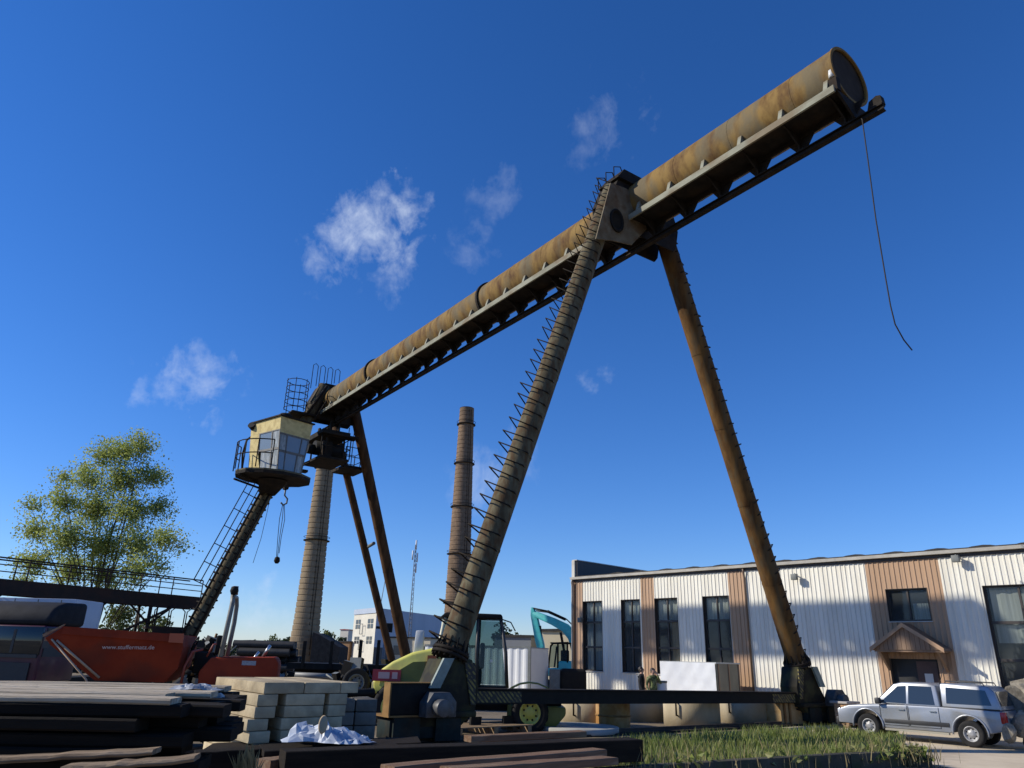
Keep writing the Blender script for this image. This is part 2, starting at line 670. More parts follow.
def portal(tc_, w0, mat_, side):
    pol = [(-1.30, 19.75), (-.95, 20.02), (.95, 20.02), (1.30, 19.75), (1.85, 18.4), (1.62, 17.30), (-1.62, 17.30), (-1.85, 18.4)]
    for t in (tc_ - w0, tc_ + w0):
        m = MB()
        # plate with the tube passing through: ring of quads between outline and bore
        nn = 48
        vo, vi = [], []
        cx, cz = 0, HC
        for i in range(nn):
            a = 2 * math.pi * i / nn
            d = (math.cos(a), math.sin(a))
            # ray / polygon
            best = 9
            for k in range(len(pol)):
                p, q = pol[k], pol[(k + 1) % len(pol)]
                ex, ez = q[0] - p[0], q[1] - p[1]
                det = d[0] * (-ez) + d[1] * ex
                if abs(det) < 1e-9:
                    continue
                rx, rz = p[0] - cx, p[1] - cz
                tt = (rx * (-ez) + rz * ex) / det
                uu = (d[0] * rz - d[1] * rx) / det
                if tt > 0 and -1e-6 <= uu <= 1 + 1e-6:
                    best = min(best, tt)
            vo.append((cx + d[0] * best, cz + d[1] * best))
            vi.append((cx + d[0] * TR * 1.001, cz + d[1] * TR * 1.001))
        vs = []
        for tt in (t - .03, t + .03):
            vs += [(x, tt, z) for x, z in vo] + [(x, tt, z) for x, z in vi]
        fs = []
        for i in range(nn):
            j = (i + 1) % nn
            fs += [(i, j, nn + j, nn + i), (2 * nn + j, 2 * nn + i, 3 * nn + i, 3 * nn + j), (i, 2 * nn + i, 2 * nn + j, j)]
        m.add(vs, fs)
        m.build('portal_plate', mat_, crane)
    m = MB()
    for k in (7, 0, 1, 2, 3):
        p, q = pol[k], pol[(k + 1) % 8]
        e = Vector((q[0] - p[0], q[1] - p[1])).normalized()
        nrm_ = Vector((-e.y, e.x)) * -1
        a, bq = Vector(p), Vector(q)
        mm = [(a.x, a.y), (bq.x, bq.y), (bq.x + e.y * .04, bq.y - e.x * .04), (a.x + e.y * .04, a.y - e.x * .04)]
        m.prism(mm, tc_ - w0 + .032, tc_ + w0 - .032, 'y')
    m.build('portal_cover', DARKS, crane)


portal(.03, .50, DARKS, -1)
for sgx in (-1,):
    for tt in (-.60,):
        m = MB()
        m.prism([(sgx * 1.95, 18.95), (sgx * 1.14, 19.05), (sgx * .42, 18.85), (sgx * .08, 18.5), (sgx * .12, 17.62), (sgx * .95, 16.62), (sgx * 1.95, 16.43), (sgx * 2.75, 16.2)], tt - .025, tt + .025, 'y')
        m.build('gusset_plate', PORT if sgx < 0 else DARKS, crane)
m = MB()
m.bx(-1.55, .3, -.64, .5, 19.42, 19.48)
m.prism([(-1.5, 19.48), (.3, 19.48), (-.2, 19.92), (-1.2, 19.92)], -.62, .48, 'y')
m.build('portal_cap', DARKS, crane)
# manhole frame on the portal cheek next to the front leg
m = MB()
m.lathe([(.25, 0), (.33, 0), (.33, .07), (.25, .07), (.25, 0)], 20, M=Matrix.Translation((-1.72, -.63, 17.35)) @ Matrix.Rotation(R(90), 4, 'X') @ Matrix.Scale(1.5, 4, (0, 1, 0)))
m.lathe([(0, .02), (.25, .02)], 20, M=Matrix.Translation((-1.72, -.63, 17.35)) @ Matrix.Rotation(R(90), 4, 'X') @ Matrix.Scale(1.5, 4, (0, 1, 0)))
m.build('manhole', BLACKS, crane)

RUNG = {}


def rung_mesh(r, reach, bar, band):
    key = (r, reach, bar, band)
    if key not in RUNG:
        b = MB()
        ap = Vector((r + reach, 0, 0))
        b.path([Vector((-r * .3, -r * .9, -.02)), Vector((0, -r - .03, .0)), ap, Vector((0, r + .03, 0)), Vector((-r * .3, r * .9, 0))], bar, 6)
        if band:
            b.path([Vector((math.cos(a) * (r + .03), math.sin(a) * (r + .03), 0)) for a in [R(-200 + 15 * k) for k in range(16)]], bar * 1.1, 6)
        me = b.mesh('rung')
        me.materials.append(DARKS)
        RUNG[key] = me
    return RUNG[key]


def leg(foot, top, r, m_, out_w, rungs=True, step=.45, reach=.42, bar=.026, band=False, t_from=.25, t_to=None, r2=None):
    foot, top = Vector(foot), Vector(top)
    b = MB()
    nn = 32
    a = (top - foot)
    segs = 6
    ax = a.normalized()
    x = Vector((out_w, 0, 0))
    x = (x - ax * x.dot(ax)).normalized()
    y = ax.cross(x)
    for k in range(segs + 1):
        p = foot + a * k / segs
        rr = r + ((r2 or r) - r) * k / segs
        for i in range(nn):
            tt = 2 * math.pi * i / nn
            b.v.append(tuple(p + (x * math.cos(tt) + y * math.sin(tt)) * rr))
    for k in range(segs):
        for i in range(nn):
            b.f.append((k * nn + i, k * nn + (i + 1) % nn, (k + 1) * nn + (i + 1) % nn, (k + 1) * nn + i))
            b.sm.append(True)
    b.f.append(tuple(segs * nn + i for i in range(nn)))
    b.sm.append(False)
    lo = b.build('leg', m_, crane)
    # circumferential weld bands
    for k in range(1, 6):
        p = foot + a * (k / 6)
        bb = MB()
        bb.cyl(p - ax * .03, p + ax * .03, r + .012, n=28, caps=False)
        bb.build('weld_band', m_, lo)
    if rungs:
        me = rung_mesh(r, reach, bar, band)
        ln = a.length
        d = t_from
        end = ln if t_to is None else t_to
        M3 = Matrix((x, y, ax)).transposed()
        while d < end:
            o = bpy.data.objects.new('rung', me)
            link(o, lo)
            jit = Euler((rnd.uniform(-.05, .05), rnd.uniform(-.05, .05), rnd.uniform(-.08, .08))).to_matrix()
            o.matrix_local = Matrix.Translation(foot + ax * d) @ (M3 @ jit).to_4x4()
            d += step
    return lo


def flange(p, ax, r, par):
    p, ax = Vector(p), Vector(ax).normalized()
    b = MB()
    b.cyl(p - ax * .09, p - ax * .01, r * 1.36, n=28)
    b.cyl(p + ax * .012, p + ax * .09, r * 1.36, n=28)
    x = ax.orthogonal().normalized()
    y = ax.cross(x)
    for i in range(18):
        t = 2 * math.pi * i / 18
        q = p + (x * math.cos(t) + y * math.sin(t)) * r * 1.2
        b.cyl(q - ax * .15, q + ax * .15, .035, n=6)
    for i in range(12):
        t = 2 * math.pi * i / 12
        d = x * math.cos(t) + y * math.sin(t)
        e = ax.cross(d) * .015
        b.add([p + d * r * .98 + ax * .10 - e, p + d * r * 1.30 + ax * .10 - e, p + d * r * .98 + ax * .42 - e,
               p + d * r * .98 + ax * .10 + e, p + d * r * 1.30 + ax * .10 + e, p + d * r * .98 + ax * .42 + e],
              [(0, 1, 2), (5, 4, 3), (0, 3, 4, 1), (1, 4, 5, 2), (2, 5, 3, 0)])
    b.build('flange', DARKS, par)


LR = .365
legA = leg((-7.57, 0, 2.1), (-1.27, 0, 19.25), LR, LEGP, -1, reach=.46, bar=.024)
legB = leg((7.57, 0, 2.1), (1.19, 0, 19.25), LR, RUSTB, 1, reach=.34, bar=.026)
flange((-7.57, 0, 2.1), (6.62, 0, 17.8), LR, legA)
flange((7.57, 0, 2.1), (-6.62, 0, 17.8), LR, legB)
# hoops over the front leg head
m = MB()
for t in (-.35, .1, .55):
    m.path([(-1.5, t, 19.5), (-1.5, t, 20.05), (-1.15, t, 20.2), (-1.0, t, 19.9)], .022, 5)
m.build('head_hoops', DARKS, legA)

HAZ = stripes('hazard_stripes', (.22, .17, .04), (.018, .016, .014), 3.2, R(45))
FOOT = mat('foot_dark_paint', (.016, .015, .012), (.028, .024, .015), rough=.7, scale=3, c3=(.09, .085, .03), s3=1.6, amt3=.4)
TEAL = mat('dark_teal_bogie_paint', (.015, .027, .027), (.011, .014, .013), rough=.65, scale=3, c3=(.05, .035, .02), s3=2, amt3=.4)
RUSTBOX = mat('ochre_rust_sheet', (.27, .16, .06), (.17, .09, .035), rough=.8, scale=2.5)
for sg, zb in ((-1, 1.08), (1, .93)):
    f = thing_dummy = None
    m = MB()
    pol = [(sg * 7.1, 1.98), (sg * 8.02, 1.98), (sg * 8.30, 1.30), (sg * 8.62, .85), (sg * 8.62, .42), (sg * 7.35, .42), (sg * 6.95, .75), (sg * 6.88, 1.30)]
    m.prism(pol, -.36, .36, 'y')
    m.bx(min(sg * 7.0, sg * 8.5), max(sg * 7.0, sg * 8.5), -.5, .5, .62, .76)
    fo = m.build('foot', FOOT, crane, bevel=.03)
    m = MB()
    m.prism([(sg * 7.02, 1.9), (sg * 7.35, 1.9), (sg * 7.12, .9), (sg * 6.98, .9)], -.40, -.362, 'y')
    m.build('hazard_panel', HAZ, fo)
    m = MB()
    m.prism([(sg * 7.75, 2.0), (sg * 8.05, 2.0), (sg * 8.42, 1.30), (sg * 8.12, 1.30)], -.52, -.44, 'y')
    m.build('brace_plate', mat('grey_green_plate_paint', (.24, .29, .25), (.18, .21, .18), rough=.6, scale=4), fo)
    # bogie
    bx0, bx1 = sorted((sg * 7.35, sg * 9.35))
    m = MB()
    m.bx(bx0, bx1, -.34, .34, .16, .60)
    bo = m.build('bogie', TEAL, crane, bevel=.025)
    for wx in (bx0 + .42, bx1 - .42):
        m = MB()
        m.cyl((wx, -.30, .30), (wx, .30, .30), .29, n=24)
        m.cyl((wx, -.40, .30), (wx, .40, .30), .09, n=12)
        m.build('wheel', BLACKS, bo)
        m = MB()
        m.bx(wx - .36, wx + .36, -.43, -.352, .10, .66)
        m.build('wheel_guard', TEAL, bo)
    if sg < 0:
        m = MB()
        m.bx(-9.42, -8.02, -.42, -.14, .70, 1.40)
        m.build('drive_cover', BLACKS, bo, bevel=.02)
        m = MB()
        m.bx(-9.46, -9.422, -.45, -.12, .68, 1.42)
        m.bx(-9.462, -8.0, -.47, .45, .655, .695)
        m.bx(-9.462, -8.0, -.45, -.12, 1.402, 1.425)
        m.build('cover_frame', RUSTBOX, bo)
    m = MB()
    gx = sg * 8.25 if sg < 0 else sg * 8.75
    m.prism([(gx - .42, .66), (gx - .42, .98), (gx - .24, 1.22), (gx + .22, 1.22), (gx + .42, 1.0), (gx + .42, .66)], -.86, -.48, 'y')
    m.cyl((gx - .1, -1.15, .88), (gx - .1, -.86, .88), .20, n=16)
    m.cyl((gx + .20, -.95, .80), (gx + .20, -.86, .80), .12, n=12)
    m.build('gear_motor', mat('greasy_grey_casting', (.085, .085, .085), (.04, .04, .04), rough=.5, scale=5), bo, bevel=.02)
m = MB()
ca, cb = Vector((-6.93, 0, 1.08)), Vector((6.93, 0, .93))
mtx = Matrix.Translation((0, 0, 0))


def sill(z0a, z1a, z0b, z1b, t0, t1, name, m_, xa=-6.93, xb=6.93):
    b = MB()
    fa = lambda x, a, bq: a + (bq - a) * (x + 6.93) / 13.86
    b.add([(xa, t0, fa(xa, z0a, z0b)), (xb, t0, fa(xb, z0a, z0b)), (xb, t1, fa(xb, z0a, z0b)), (xa, t1, fa(xa, z0a, z0b)),
           (xa, t0, fa(xa, z1a, z1b)), (xb, t0, fa(xb, z1a, z1b)), (xb, t1, fa(xb, z1a, z1b)), (xa, t1, fa(xa, z1a, z1b))],
          [(0, 3, 2, 1), (4, 5, 6, 7), (0, 1, 5, 4), (1, 2, 6, 5), (2, 3, 7, 6), (3, 0, 4, 7)])
    return b.build(name, m_, crane)


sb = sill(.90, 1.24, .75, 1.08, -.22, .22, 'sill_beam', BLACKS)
sill(1.243, 1.275, 1.083, 1.115, -.27, .27, 'sill_beam_flange', DARKS)
sill(.94, 1.21, .78, 1.05, -.232, -.222, 'hazard_panel', HAZ, -6.9, -5.4)
sill(.94, 1.21, .78, 1.05, -.232, -.222, 'hazard_panel', HAZ, 5.6, 6.9)

# far support: stair leg on the left, two legs on the right
TF = 30.3
legC = leg((-7.55, TF, 1.6), (-.9, TF, 19.85), .40, LEGP, -1, step=.47, reach=.18, bar=.05, band=True, t_to=13.5)
legD = leg((7.6, 30.9, 1.6), (1.1, 29.9, 19.3), .37, RUSTD, 1, rungs=False)
legE = leg((7.6, 33.2, 1.6), (1.1, 32.7, 17.9), .27, RUSTD, 1, rungs=False)
m = MB()
m.cyl((4.5, 31.3, 9.4), (4.75, 33.0, 9.3), .12, n=10)
m.build('tie_bar', GREYP, crane)
portal(30.6, .5, DARKS, 1)
for (wx, tt) in ((-8.0, TF), (8.0, 30.9), (8.0, 33.6)):
    m = MB()
    m.prism([(wx - .6, .35), (wx + .6, .35), (wx + (.9 if wx < 0 else -.0), 1.62), (wx + (.0 if wx < 0 else -.9), 1.62)], tt - .35, tt + .35, 'y')
    m.bx(wx - 1.1, wx + 1.1, tt - .3, tt + .3, .14, .55)
    m.build('foot', FOOT, crane)
sf = MB()
sf.bx(-7.4, 7.4, TF - .2, TF + .2, .75, 1.1)
sf.build('sill_beam', BLACKS, crane)
sf = MB()
sf.bx(7.8, 8.2, 31.9, 32.7, .16, .52)
sf.build('bogie_link', BLACKS, crane)

# stair handrail along the far left leg
fa_, ta_ = Vector((-7.55, TF, 1.6)), Vector((-.9, TF, 19.85))
axl = (ta_ - fa_).normalized()
outl = Vector((-1, 0, 0))
outl = (outl - axl * outl.dot(axl)).normalized()
m = MB()
P0 = fa_ + axl * 4.0
P1 = fa_ + axl * 12.4
for off, dt in ((1.05, -.35), (1.45, -.35), (.62, -.2)):
    m.cyl(P0 + outl * off + Vector((0, dt, 0)), P1 + outl * off + Vector((0, dt, 0)), .032, n=6)
m.build('handrail', DARKS, crane)
for k in range(8):
    p = P0.lerp(P1, k / 7)
    m = MB()
    m.cyl(p + outl * .45 + Vector((0, -.3, 0)), p + outl * 1.47 + Vector((0, -.35, 0)), .028, n=6)
    m.build('rail_post', DARKS, crane)

for sgn, off in ((-1, .46), (1, .44)):
    m = MB()
    q0_, q1_ = fa_ + axl * .2 - outl * .05 * sgn, fa_ + axl * 12.6
    m.cyl(q0_ + outl * off * (1 if sgn < 0 else -.2) + Vector((0, -.42, 0)), q1_ + outl * off * (1 if sgn < 0 else -.2) + Vector((0, -.42, 0)), .07, n=6)
    m.build('stair_stringer', DARKS, crane)
# operator platform and cab
CABY = mat('faded_yellow_cab_paint', (.68, .55, .25), (.58, .46, .20), rough=.7, scale=2.5, c3=(.30, .2, .08), s3=3.0, amt3=.35)
CABG = glass('cab_glass', tint=(.6, .68, .72), opac=.72, base=(.26, .31, .35), rough=.08)  # pale base paints the light falling on the panes
FRAME = mat('cab_window_frame', (.16, .15, .13), (.1, .09, .08), rough=.6, scale=4)
near_top = Vector((-14.35, 43.2, 15.74))
near_bot = Vector((-14.15, 43.2, 12.36))
e1 = Vector((-.78, .62, 0))
e2 = Vector((.66, .75, 0)).normalized()
WL, WR = 3.2, 2.35
PC = to_crane(near_bot + e1 * 1.6 + e2 * 1.2)
pf = MB()
pol = []
for i in range(12):
    a = 2 * math.pi * i / 12
    pol.append((PC.x + 2.35 * math.cos(a) * 1.0 - .3, PC.y + 2.0 * math.sin(a)))
pf.prism(pol, PC.z - .30, PC.z - .03, 'z')
pfo = pf.build('cab_platform', DARKS, crane)
pf = MB()
pf.prism([(x * 1.004 + (-PC.x * .004), y * 1.004 - PC.y * .004) for x, y in pol], PC.z - .12, PC.z - .02, 'z')
pf.build('platform_rim', mat('worn_rim_paint', (.15, .13, .08), (.09, .075, .045), rough=.8, scale=4), pfo)
m = MB()
mid = fa_ + axl * ((PC.z - 1.0 - 1.6) / axl.z) + Vector((0, -.5, 0))
for k in range(10):
    a = 2 * math.pi * k / 10
    c1_ = Vector((PC.x - .3 + .95 * math.cos(a), PC.y + .85 * math.sin(a), PC.z - .37))
    m.add([c1_, Vector((PC.x - .3 + .95 * math.cos(a + .63), PC.y + .85 * math.sin(a + .63), PC.z - .37)),
           mid + Vector((.5 * math.cos(a + .63), .45 * math.sin(a + .63), .1)), mid + Vector((.5 * math.cos(a), .45 * math.sin(a), .1))], [(0, 1, 2, 3)])
m.build('platform_bracket', DARKS, pfo)
m = MB()
m.cyl((PC.x - 2.6, PC.y - .6, PC.z - .38), fa_ + axl * 11.0 + Vector((-.3, -.3, 0)), .07, n=6)
m.cyl((PC.x - 2.4, PC.y + 1.0, PC.z - .38), fa_ + axl * 11.0 + Vector((-.3, .3, 0)), .07, n=6)
m.build('platform_strut', DARKS, pfo)
# railing round the outer side
for k in range(6):
    a = R(140 + 22 * k)
    p = Vector((PC.x - .3 + 2.45 * math.cos(a), PC.y + 2.1 * math.sin(a), PC.z))
    m = MB()
    m.cyl(p, p + Vector((0, 0, 1.75)), .035, n=6)
    m.build('rail_post', DARKS, pfo)
for hh in (.9, 1.75):
    m = MB()
    m.path([Vector((PC.x - .3 + 2.45 * math.cos(R(140 + 11 * k)), PC.y + 2.1 * math.sin(R(140 + 11 * k)), PC.z + hh)) for k in range(11)], .035, 6)
    m.build('rail', DARKS, pfo)
# cab body: four walls that lean in at the bottom, a flat roof
A_t, B_t, C_t = near_top, near_top + e1 * WL, near_top + e2 * WR
D_t = near_top + e1 * WL + e2 * WR
A_b = near_bot + e1 * .1 + e2 * .1
B_b = near_bot + e1 * (WL - .02) + e2 * .05
C_b = near_bot + e2 * (WR - .55) + e1 * .1
D_b = near_bot + e1 * WL + e2 * (WR - .4)
for q in (B_b, D_b):
    q.z += .18
ctr = (A_t + D_t + A_b + D_b) / 4


def panel(q0, q1, q2, q3, th=.05):
    """thin wall panel through four corners (outer), thickness inwards"""
    nrm_ = (q1 - q0).cross(q3 - q0).normalized()
    if nrm_.dot((q0 + q2) / 2 - ctr) < 0:
        nrm_ = -nrm_
    v = [q0, q1, q2, q3]
    v = v + [p - nrm_ * th for p in v]
    b = MB()
    b.add([to_crane(p) for p in v], [(0, 1, 2, 3), (7, 6, 5, 4), (0, 4, 5, 1), (1, 5, 6, 2), (2, 6, 7, 3), (3, 7, 4, 0)])
    return b


def bil(q, u, v):
    return (q[0] * (1 - u) + q[1] * u) * (1 - v) + (q[3] * (1 - u) + q[2] * u) * v


cab = MB()
cabo = None
left = (A_t, B_t, B_b, A_b)   # u: near->left, v: top->bottom
right = (A_t, C_t, C_b, A_b)
back = (B_t, D_t, D_b, B_b)
inner = (C_t, D_t, D_b, C_b)


def sub(q, u0, u1, v0, v1, th=.05, push=0.0):
    c = [bil(q, u0, v0), bil(q, u1, v0), bil(q, u1, v1), bil(q, u0, v1)]
    nrm_ = (c[1] - c[0]).cross(c[3] - c[0]).normalized()
    if nrm_.dot((c[0] + c[2]) / 2 - ctr) < 0:
        nrm_ = -nrm_
    c = [p + nrm_ * push for p in c]
    return panel(*c, th)


cabo = sub(left, .0, 1, 0, .24).build('cab_wall', CABY, crane)
tmp = sub(left, .70, 1, .242, 1)
tmp.build('wall_panel', CABY, cabo)
# slanting yellow lower corner next to the lower glazing
q = [bil(left, .70, .64), bil(left, .697, 1), bil(left, .60, 1)]
b = MB()
b.add([to_crane(p) for p in q] + [to_crane(p + Vector((.04, .05, 0))) for p in q], [(0, 1, 2), (5, 4, 3), (0, 3, 4, 1), (1, 4, 5, 2), (2, 5, 3, 0)])
b.build('wall_panel', CABY, cabo)
sub(right, 0, 1, 0, .30).build('wall_panel', CABY, cabo)
sub(back, 0, 1, 0, 1).build('wall_panel', CABY, cabo)
sub(inner, 0, 1, 0, 1).build('wall_panel', CABY, cabo)
panes = [(left, .02, .24, .26, .58), (left, .27, .67, .26, .58), (left, .02, .24, .62, .99), (left, .27, .60, .62, .99),
         (right, .02, .24, .33, .62), (right, .27, .74, .33, .62), (right, .77, .97, .33, .62),
         (right, .02, .24, .66, .98), (right, .27, .68, .66, .98), (right, .72, .97, .66, .98)]
CABL = mat('pale_lit_cab_pane', (.30, .31, .29), (.16, .18, .18), rough=.35, scale=2.6, stretch=(3, 3, .7), c3=(.48, .5, .48), s3=2.5, amt3=.6)  # pale streaky tone paints the light on these panes
for i, (q, u0, u1, v0, v1) in enumerate(panes):
    sub(q, u0, u1, v0, v1, .015, -.02).build('window_pane', CABL if (q is left and v0 > .6) or i in (0, 4, 9) else CABG, cabo)
frames = [(left, 0, .02, .24, 1), (left, .24, .27, .24, 1), (left, .67, .70, .24, .64), (left, .0, .70, .58, .62), (right, 0, .02, .30, 1), (right, .24, .27, .30, 1),
          (right, .74, .77, .30, .62), (right, .68, .72, .66, 1), (right, 0, 1, .62, .66), (right, .97, 1, .30, 1), (right, .02, .97, .30, .33), (left, .02, .67, .24, .26)]
for (q, u0, u1, v0, v1) in frames:
    sub(q, u0, u1, v0, v1, .06, .012).build('window_frame', FRAME, cabo)
b = MB()
zz = Vector((0, 0, .06))
rp = [A_t - (e1 + e2) * .1, B_t + (e1 - e2) * .1, D_t + (e1 + e2) * .1, C_t + (e2 - e1) * .1]
b.add([to_crane(p + Vector((0, 0, .01))) for p in rp] + [to_crane(p + zz * 1.6) for p in rp], [(0, 1, 2, 3), (7, 6, 5, 4), (0, 4, 5, 1), (1, 5, 6, 2), (2, 6, 7, 3), (3, 7, 4, 0)])
b.build('cab_roof', DARKS, cabo)
b = MB()
hp = to_crane(A_t + e1 * 1.1 + e2 * 1.0)
b.lathe([(0, .62), (.32, .58), (.5, .38), (.42, .1), (.5, .1)], 14, c=hp)
b.build('roof_horn', BLACKS, cabo)
b = MB()
hp = to_crane(B_t + e2 * .2 - e1 * .1)
b.cyl(hp + Vector((0, 0, -.3)), hp + Vector((-.3, -.25, -.1)), .2, .26, n=12)
b.build('floodlight', BLACKS, cabo)
# seat and controls inside the cab
b = MB()
ip = to_crane((A_b + D_b) / 2)
b.bx(ip.x - .35, ip.x + .35, ip.y - .35, ip.y + .35, ip.z + .0, ip.z + .75)
b.bx(ip.x - .35, ip.x + .35, ip.y + .25, ip.y + .4, ip.z + .75, ip.z + 1.7)
b.build('seat', BLACKS, cabo)

m = MB()
pw = to_crane(B_b + e1 * .3)
m.path([pw + Vector((-.2, 0, 0)), pw + Vector((-.35, 0, 1.2)), pw + Vector((-.2, .1, 2.2)), pw + Vector((.5, .3, 2.9))], .07, 8)
m.build('exhaust_pipe', DARKS, pfo)


# hoist trolley with platforms
tro = MB()
tro.bx(-1.0, 1.0, 29.2, 32.6, 16.1, 16.45)
tro.bx(-.7, -.1, 29.5, 30.6, 14.6, 15.7)
tro.bx(.15, .75, 30.7, 32.0, 14.5, 15.8)
tro.bx(-.65, -.55, 29.3, 29.4, 14.5, 16.1)
tro.bx(.6, .7, 29.3, 29.4, 14.5, 16.1)
tro.bx(-.65, -.55, 32.1, 32.2, 14.5, 16.1)
tro.bx(-1.1, 1.0, 29.0, 32.2, 14.35, 14.5)
tro.bx(-.35, -.22, 29.6, 29.9, 16.45, 17.2)
tro.bx(.22, .35, 29.6, 29.9, 16.45, 17.2)
tro.bx(-.35, -.22, 31.8, 32.1, 16.45, 17.2)
tro.bx(.22, .35, 31.8, 32.1, 16.45, 17.2)
tr_o = tro.build('trolley', DARKS, crane)
tro = MB()
tro.cyl((-1.0, 30.6, 15.35), (1.0, 30.6, 15.35), .5, n=20)
tro.cyl((-1.5, 30.6, 15.2), (-1.0, 30.6, 15.2), .35, n=16)
tro.build('drum', BLACKS, tr_o)
for (x, t) in ((-1.1, 29.0), (1.0, 29.0), (1.0, 30.1), (1.0, 31.2), (1.0, 32.2), (-1.1, 32.2)):
    tro = MB()
    tro.cyl((x, t, 14.5), (x, t, 16.0), .04, n=6)
    tro.build('rail_post', DARKS, tr_o)
tro = MB()
for hh in (15.2, 15.95):
    tro.path([(-1.1, 29.0, hh), (1.0, 29.0, hh), (1.0, 32.2, hh)], .035, 6)
tro.build('rail', DARKS, tr_o)
tro = MB()
tro.bx(-1.25, 1.4, 28.6, 29.5, 15.98, 16.09)
tro.build('walk_plate', DARKS, tr_o)
# hook block and slings
hk = MB()
HX, HT = -2.5, 30.9
hk.prism([(-.42, 13.55), (.42, 13.55), (.34, 12.95), (.12, 12.2), (-.12, 12.2), (-.34, 12.95)], HT - .2, HT + .2, 'y', M=Matrix.Translation((HX, 0, 0)))
hko = hk.build('hook_block', DARKS, crane)
hk = MB()
hk.path([(HX, HT, 12.2), (HX, HT, 11.8), (HX + .22, HT, 11.6), (HX + .2, HT, 11.3), (HX, HT, 11.15), (HX - .2, HT, 11.3)], .06, 8)
hk.build('hook', GREYP, hko)
for dx, zend in ((-.1, 7.6), (.12, 7.9), (.02, 7.4)):
    hk = MB()
    hk.path([(HX + dx * .5, HT, 11.2), (HX + dx * 1.6, HT - .1, 10.2), (HX - .1 + dx, HT - .4, 9), (HX - .18 + dx * .6, HT - .8, zend)], .022, 5)
    hk.build('sling', DARKS, hko)
hk = MB()
hk.lathe([(0, .2), (.16, .12), (.2, -.1), (.1, -.25), (0, -.25)], 10, c=(HX - .18, HT - .8, 7.5))
hk.build('sling_ring', DARKS, hko)
hk = MB()
hk.cyl((HX - .05, HT, 13.5), (HX + 1.5, HT, 14.5), .05, n=6)
hk.cyl((HX + .2, HT + .2, 13.5), (HX + 1.7, HT + .2, 14.5), .05, n=6)
hk.bx(HX - .5, HX + 1.3, HT - .25, HT + .25, 13.56, 13.72)
hk.build('hook_yoke', DARKS, hko)
hk = MB()
hk.path([(-2.6, 33.4, 13.3), (-2.75, 33.4, 11), (-2.9, 33.4, 9.2), (-3.2, 33.4, 7.5)], .018, 5)
hk.build('loose_rope', DARKS, crane)
# maintenance cage by the far right legs
mp_ = MB()
mp_.bx(1.35, 3.1, 30.6, 33.0, 14.35, 14.55)
mpo = mp_.build('service_platform', DARKS, crane)
for (x, t) in ((1.4, 30.7), (3.05, 30.7), (3.05, 31.8), (3.05, 32.9), (1.4, 32.9)):
    mp_ = MB()
    mp_.cyl((x, t, 14.55), (x, t, 15.9), .035, n=6)
    mp_.build('rail_post', DARKS, mpo)
for hh in (15.2, 15.9):
    mp_ = MB()
    mp_.path([(1.4, 30.7, hh), (3.05, 30.7, hh), (3.05, 32.9, hh), (1.4, 32.9, hh)], .03, 6)
    mp_.build('rail', DARKS, mpo)
mp_ = MB()
for x in (1.6, 2.0):
    mp_.cyl((x, 31.0, 14.5), (x, 31.0, 17.4), .03, n=6)
mp_.build('ladder', DARKS, mpo)
# caged ladder and head railing over the far support
for k in range(5):
    cg = MB()
    cz = 17.6 + .5 * k
    cg.path([(-2.9 + .75 * math.cos(R(24 * i)), TF - .3 + .75 * math.sin(R(24 * i)), cz) for i in range(15)], .026, 5, closed=True)
    cg.build('cage_hoop', DARKS, crane)
for k in range(6):
    cg = MB()
    a = R(60 * k)
    cg.cyl((-2.9 + .75 * math.cos(a), TF - .3 + .75 * math.sin(a), 17.4), (-2.9 + .75 * math.cos(a), TF - .3 + .75 * math.sin(a), 19.7), .026, n=5)
    cg.build('cage_bar', DARKS, crane)
for k in range(4):
    cg = MB()
    x = -2.1 + .55 * k
    cg.path([(x, TF - .6, 20.0 - .25 * (3 - k)), (x, TF - .6, 21.0), (x + .18, TF - .6, 21.15), (x + .36, TF - .6, 21.0), (x + .36, TF - .6, 20.1 - .2 * (3 - k))], .026, 5)
    cg.build('head_railing', DARKS, crane)
cg = MB()
cg.bx(-3.2, -1.2, TF - .7, TF + .9, 17.28, 17.4)
cg.build('head_platform', DARKS, crane)
cg = MB()
cg.cyl((-2.2, TF - .6, 17.2), (-1.0, TF - .8, 19.6), .1, n=8)
cg.cyl((-1.6, TF - .75, 17.0), (-.5, TF - .9, 19.4), .05, n=8)
cg.build('head_brace', DARKS, crane)
# wire rope left hanging from the cantilever end
wr = MB()
pts = [(-.15, -9.25, 17.0), (-.22, -9.3, 16.9), (-.31, -9.3, 15.44), (-.46, -9.3, 13.4), (-.49, -9.3, 11.56), (-.49, -9.3, 10.8), (-.42, -9.3, 10.3), (-.1, -9.3, 9.95), (.25, -9.3, 9.76)]
wr.path(pts, .017, 6)
wr.build('hanging_wire_rope', mat('wire_rope', (.04, .036, .032), rough=.7), crane)
# white insulator and lamp on the cantilever end
wr = MB()
wr.cyl((-.86, -8.95, SZ + .5), (-.86, -8.95, SZ + .75), .09, n=10)
wr.build('insulator', mat('pale_insulator', (.6, .6, .57), rough=.4), crane)

# ------------------------------------------------------------------ factory building
YB = .761
FO = Vector((14.041, 32.96, 0))
# local x runs along the facade towards its far left end, local y points into the building
bld = thing('factory_building', 'white and brown ribbed metal clad factory building with tall windows', 'building', FO, YB + math.pi / 2)
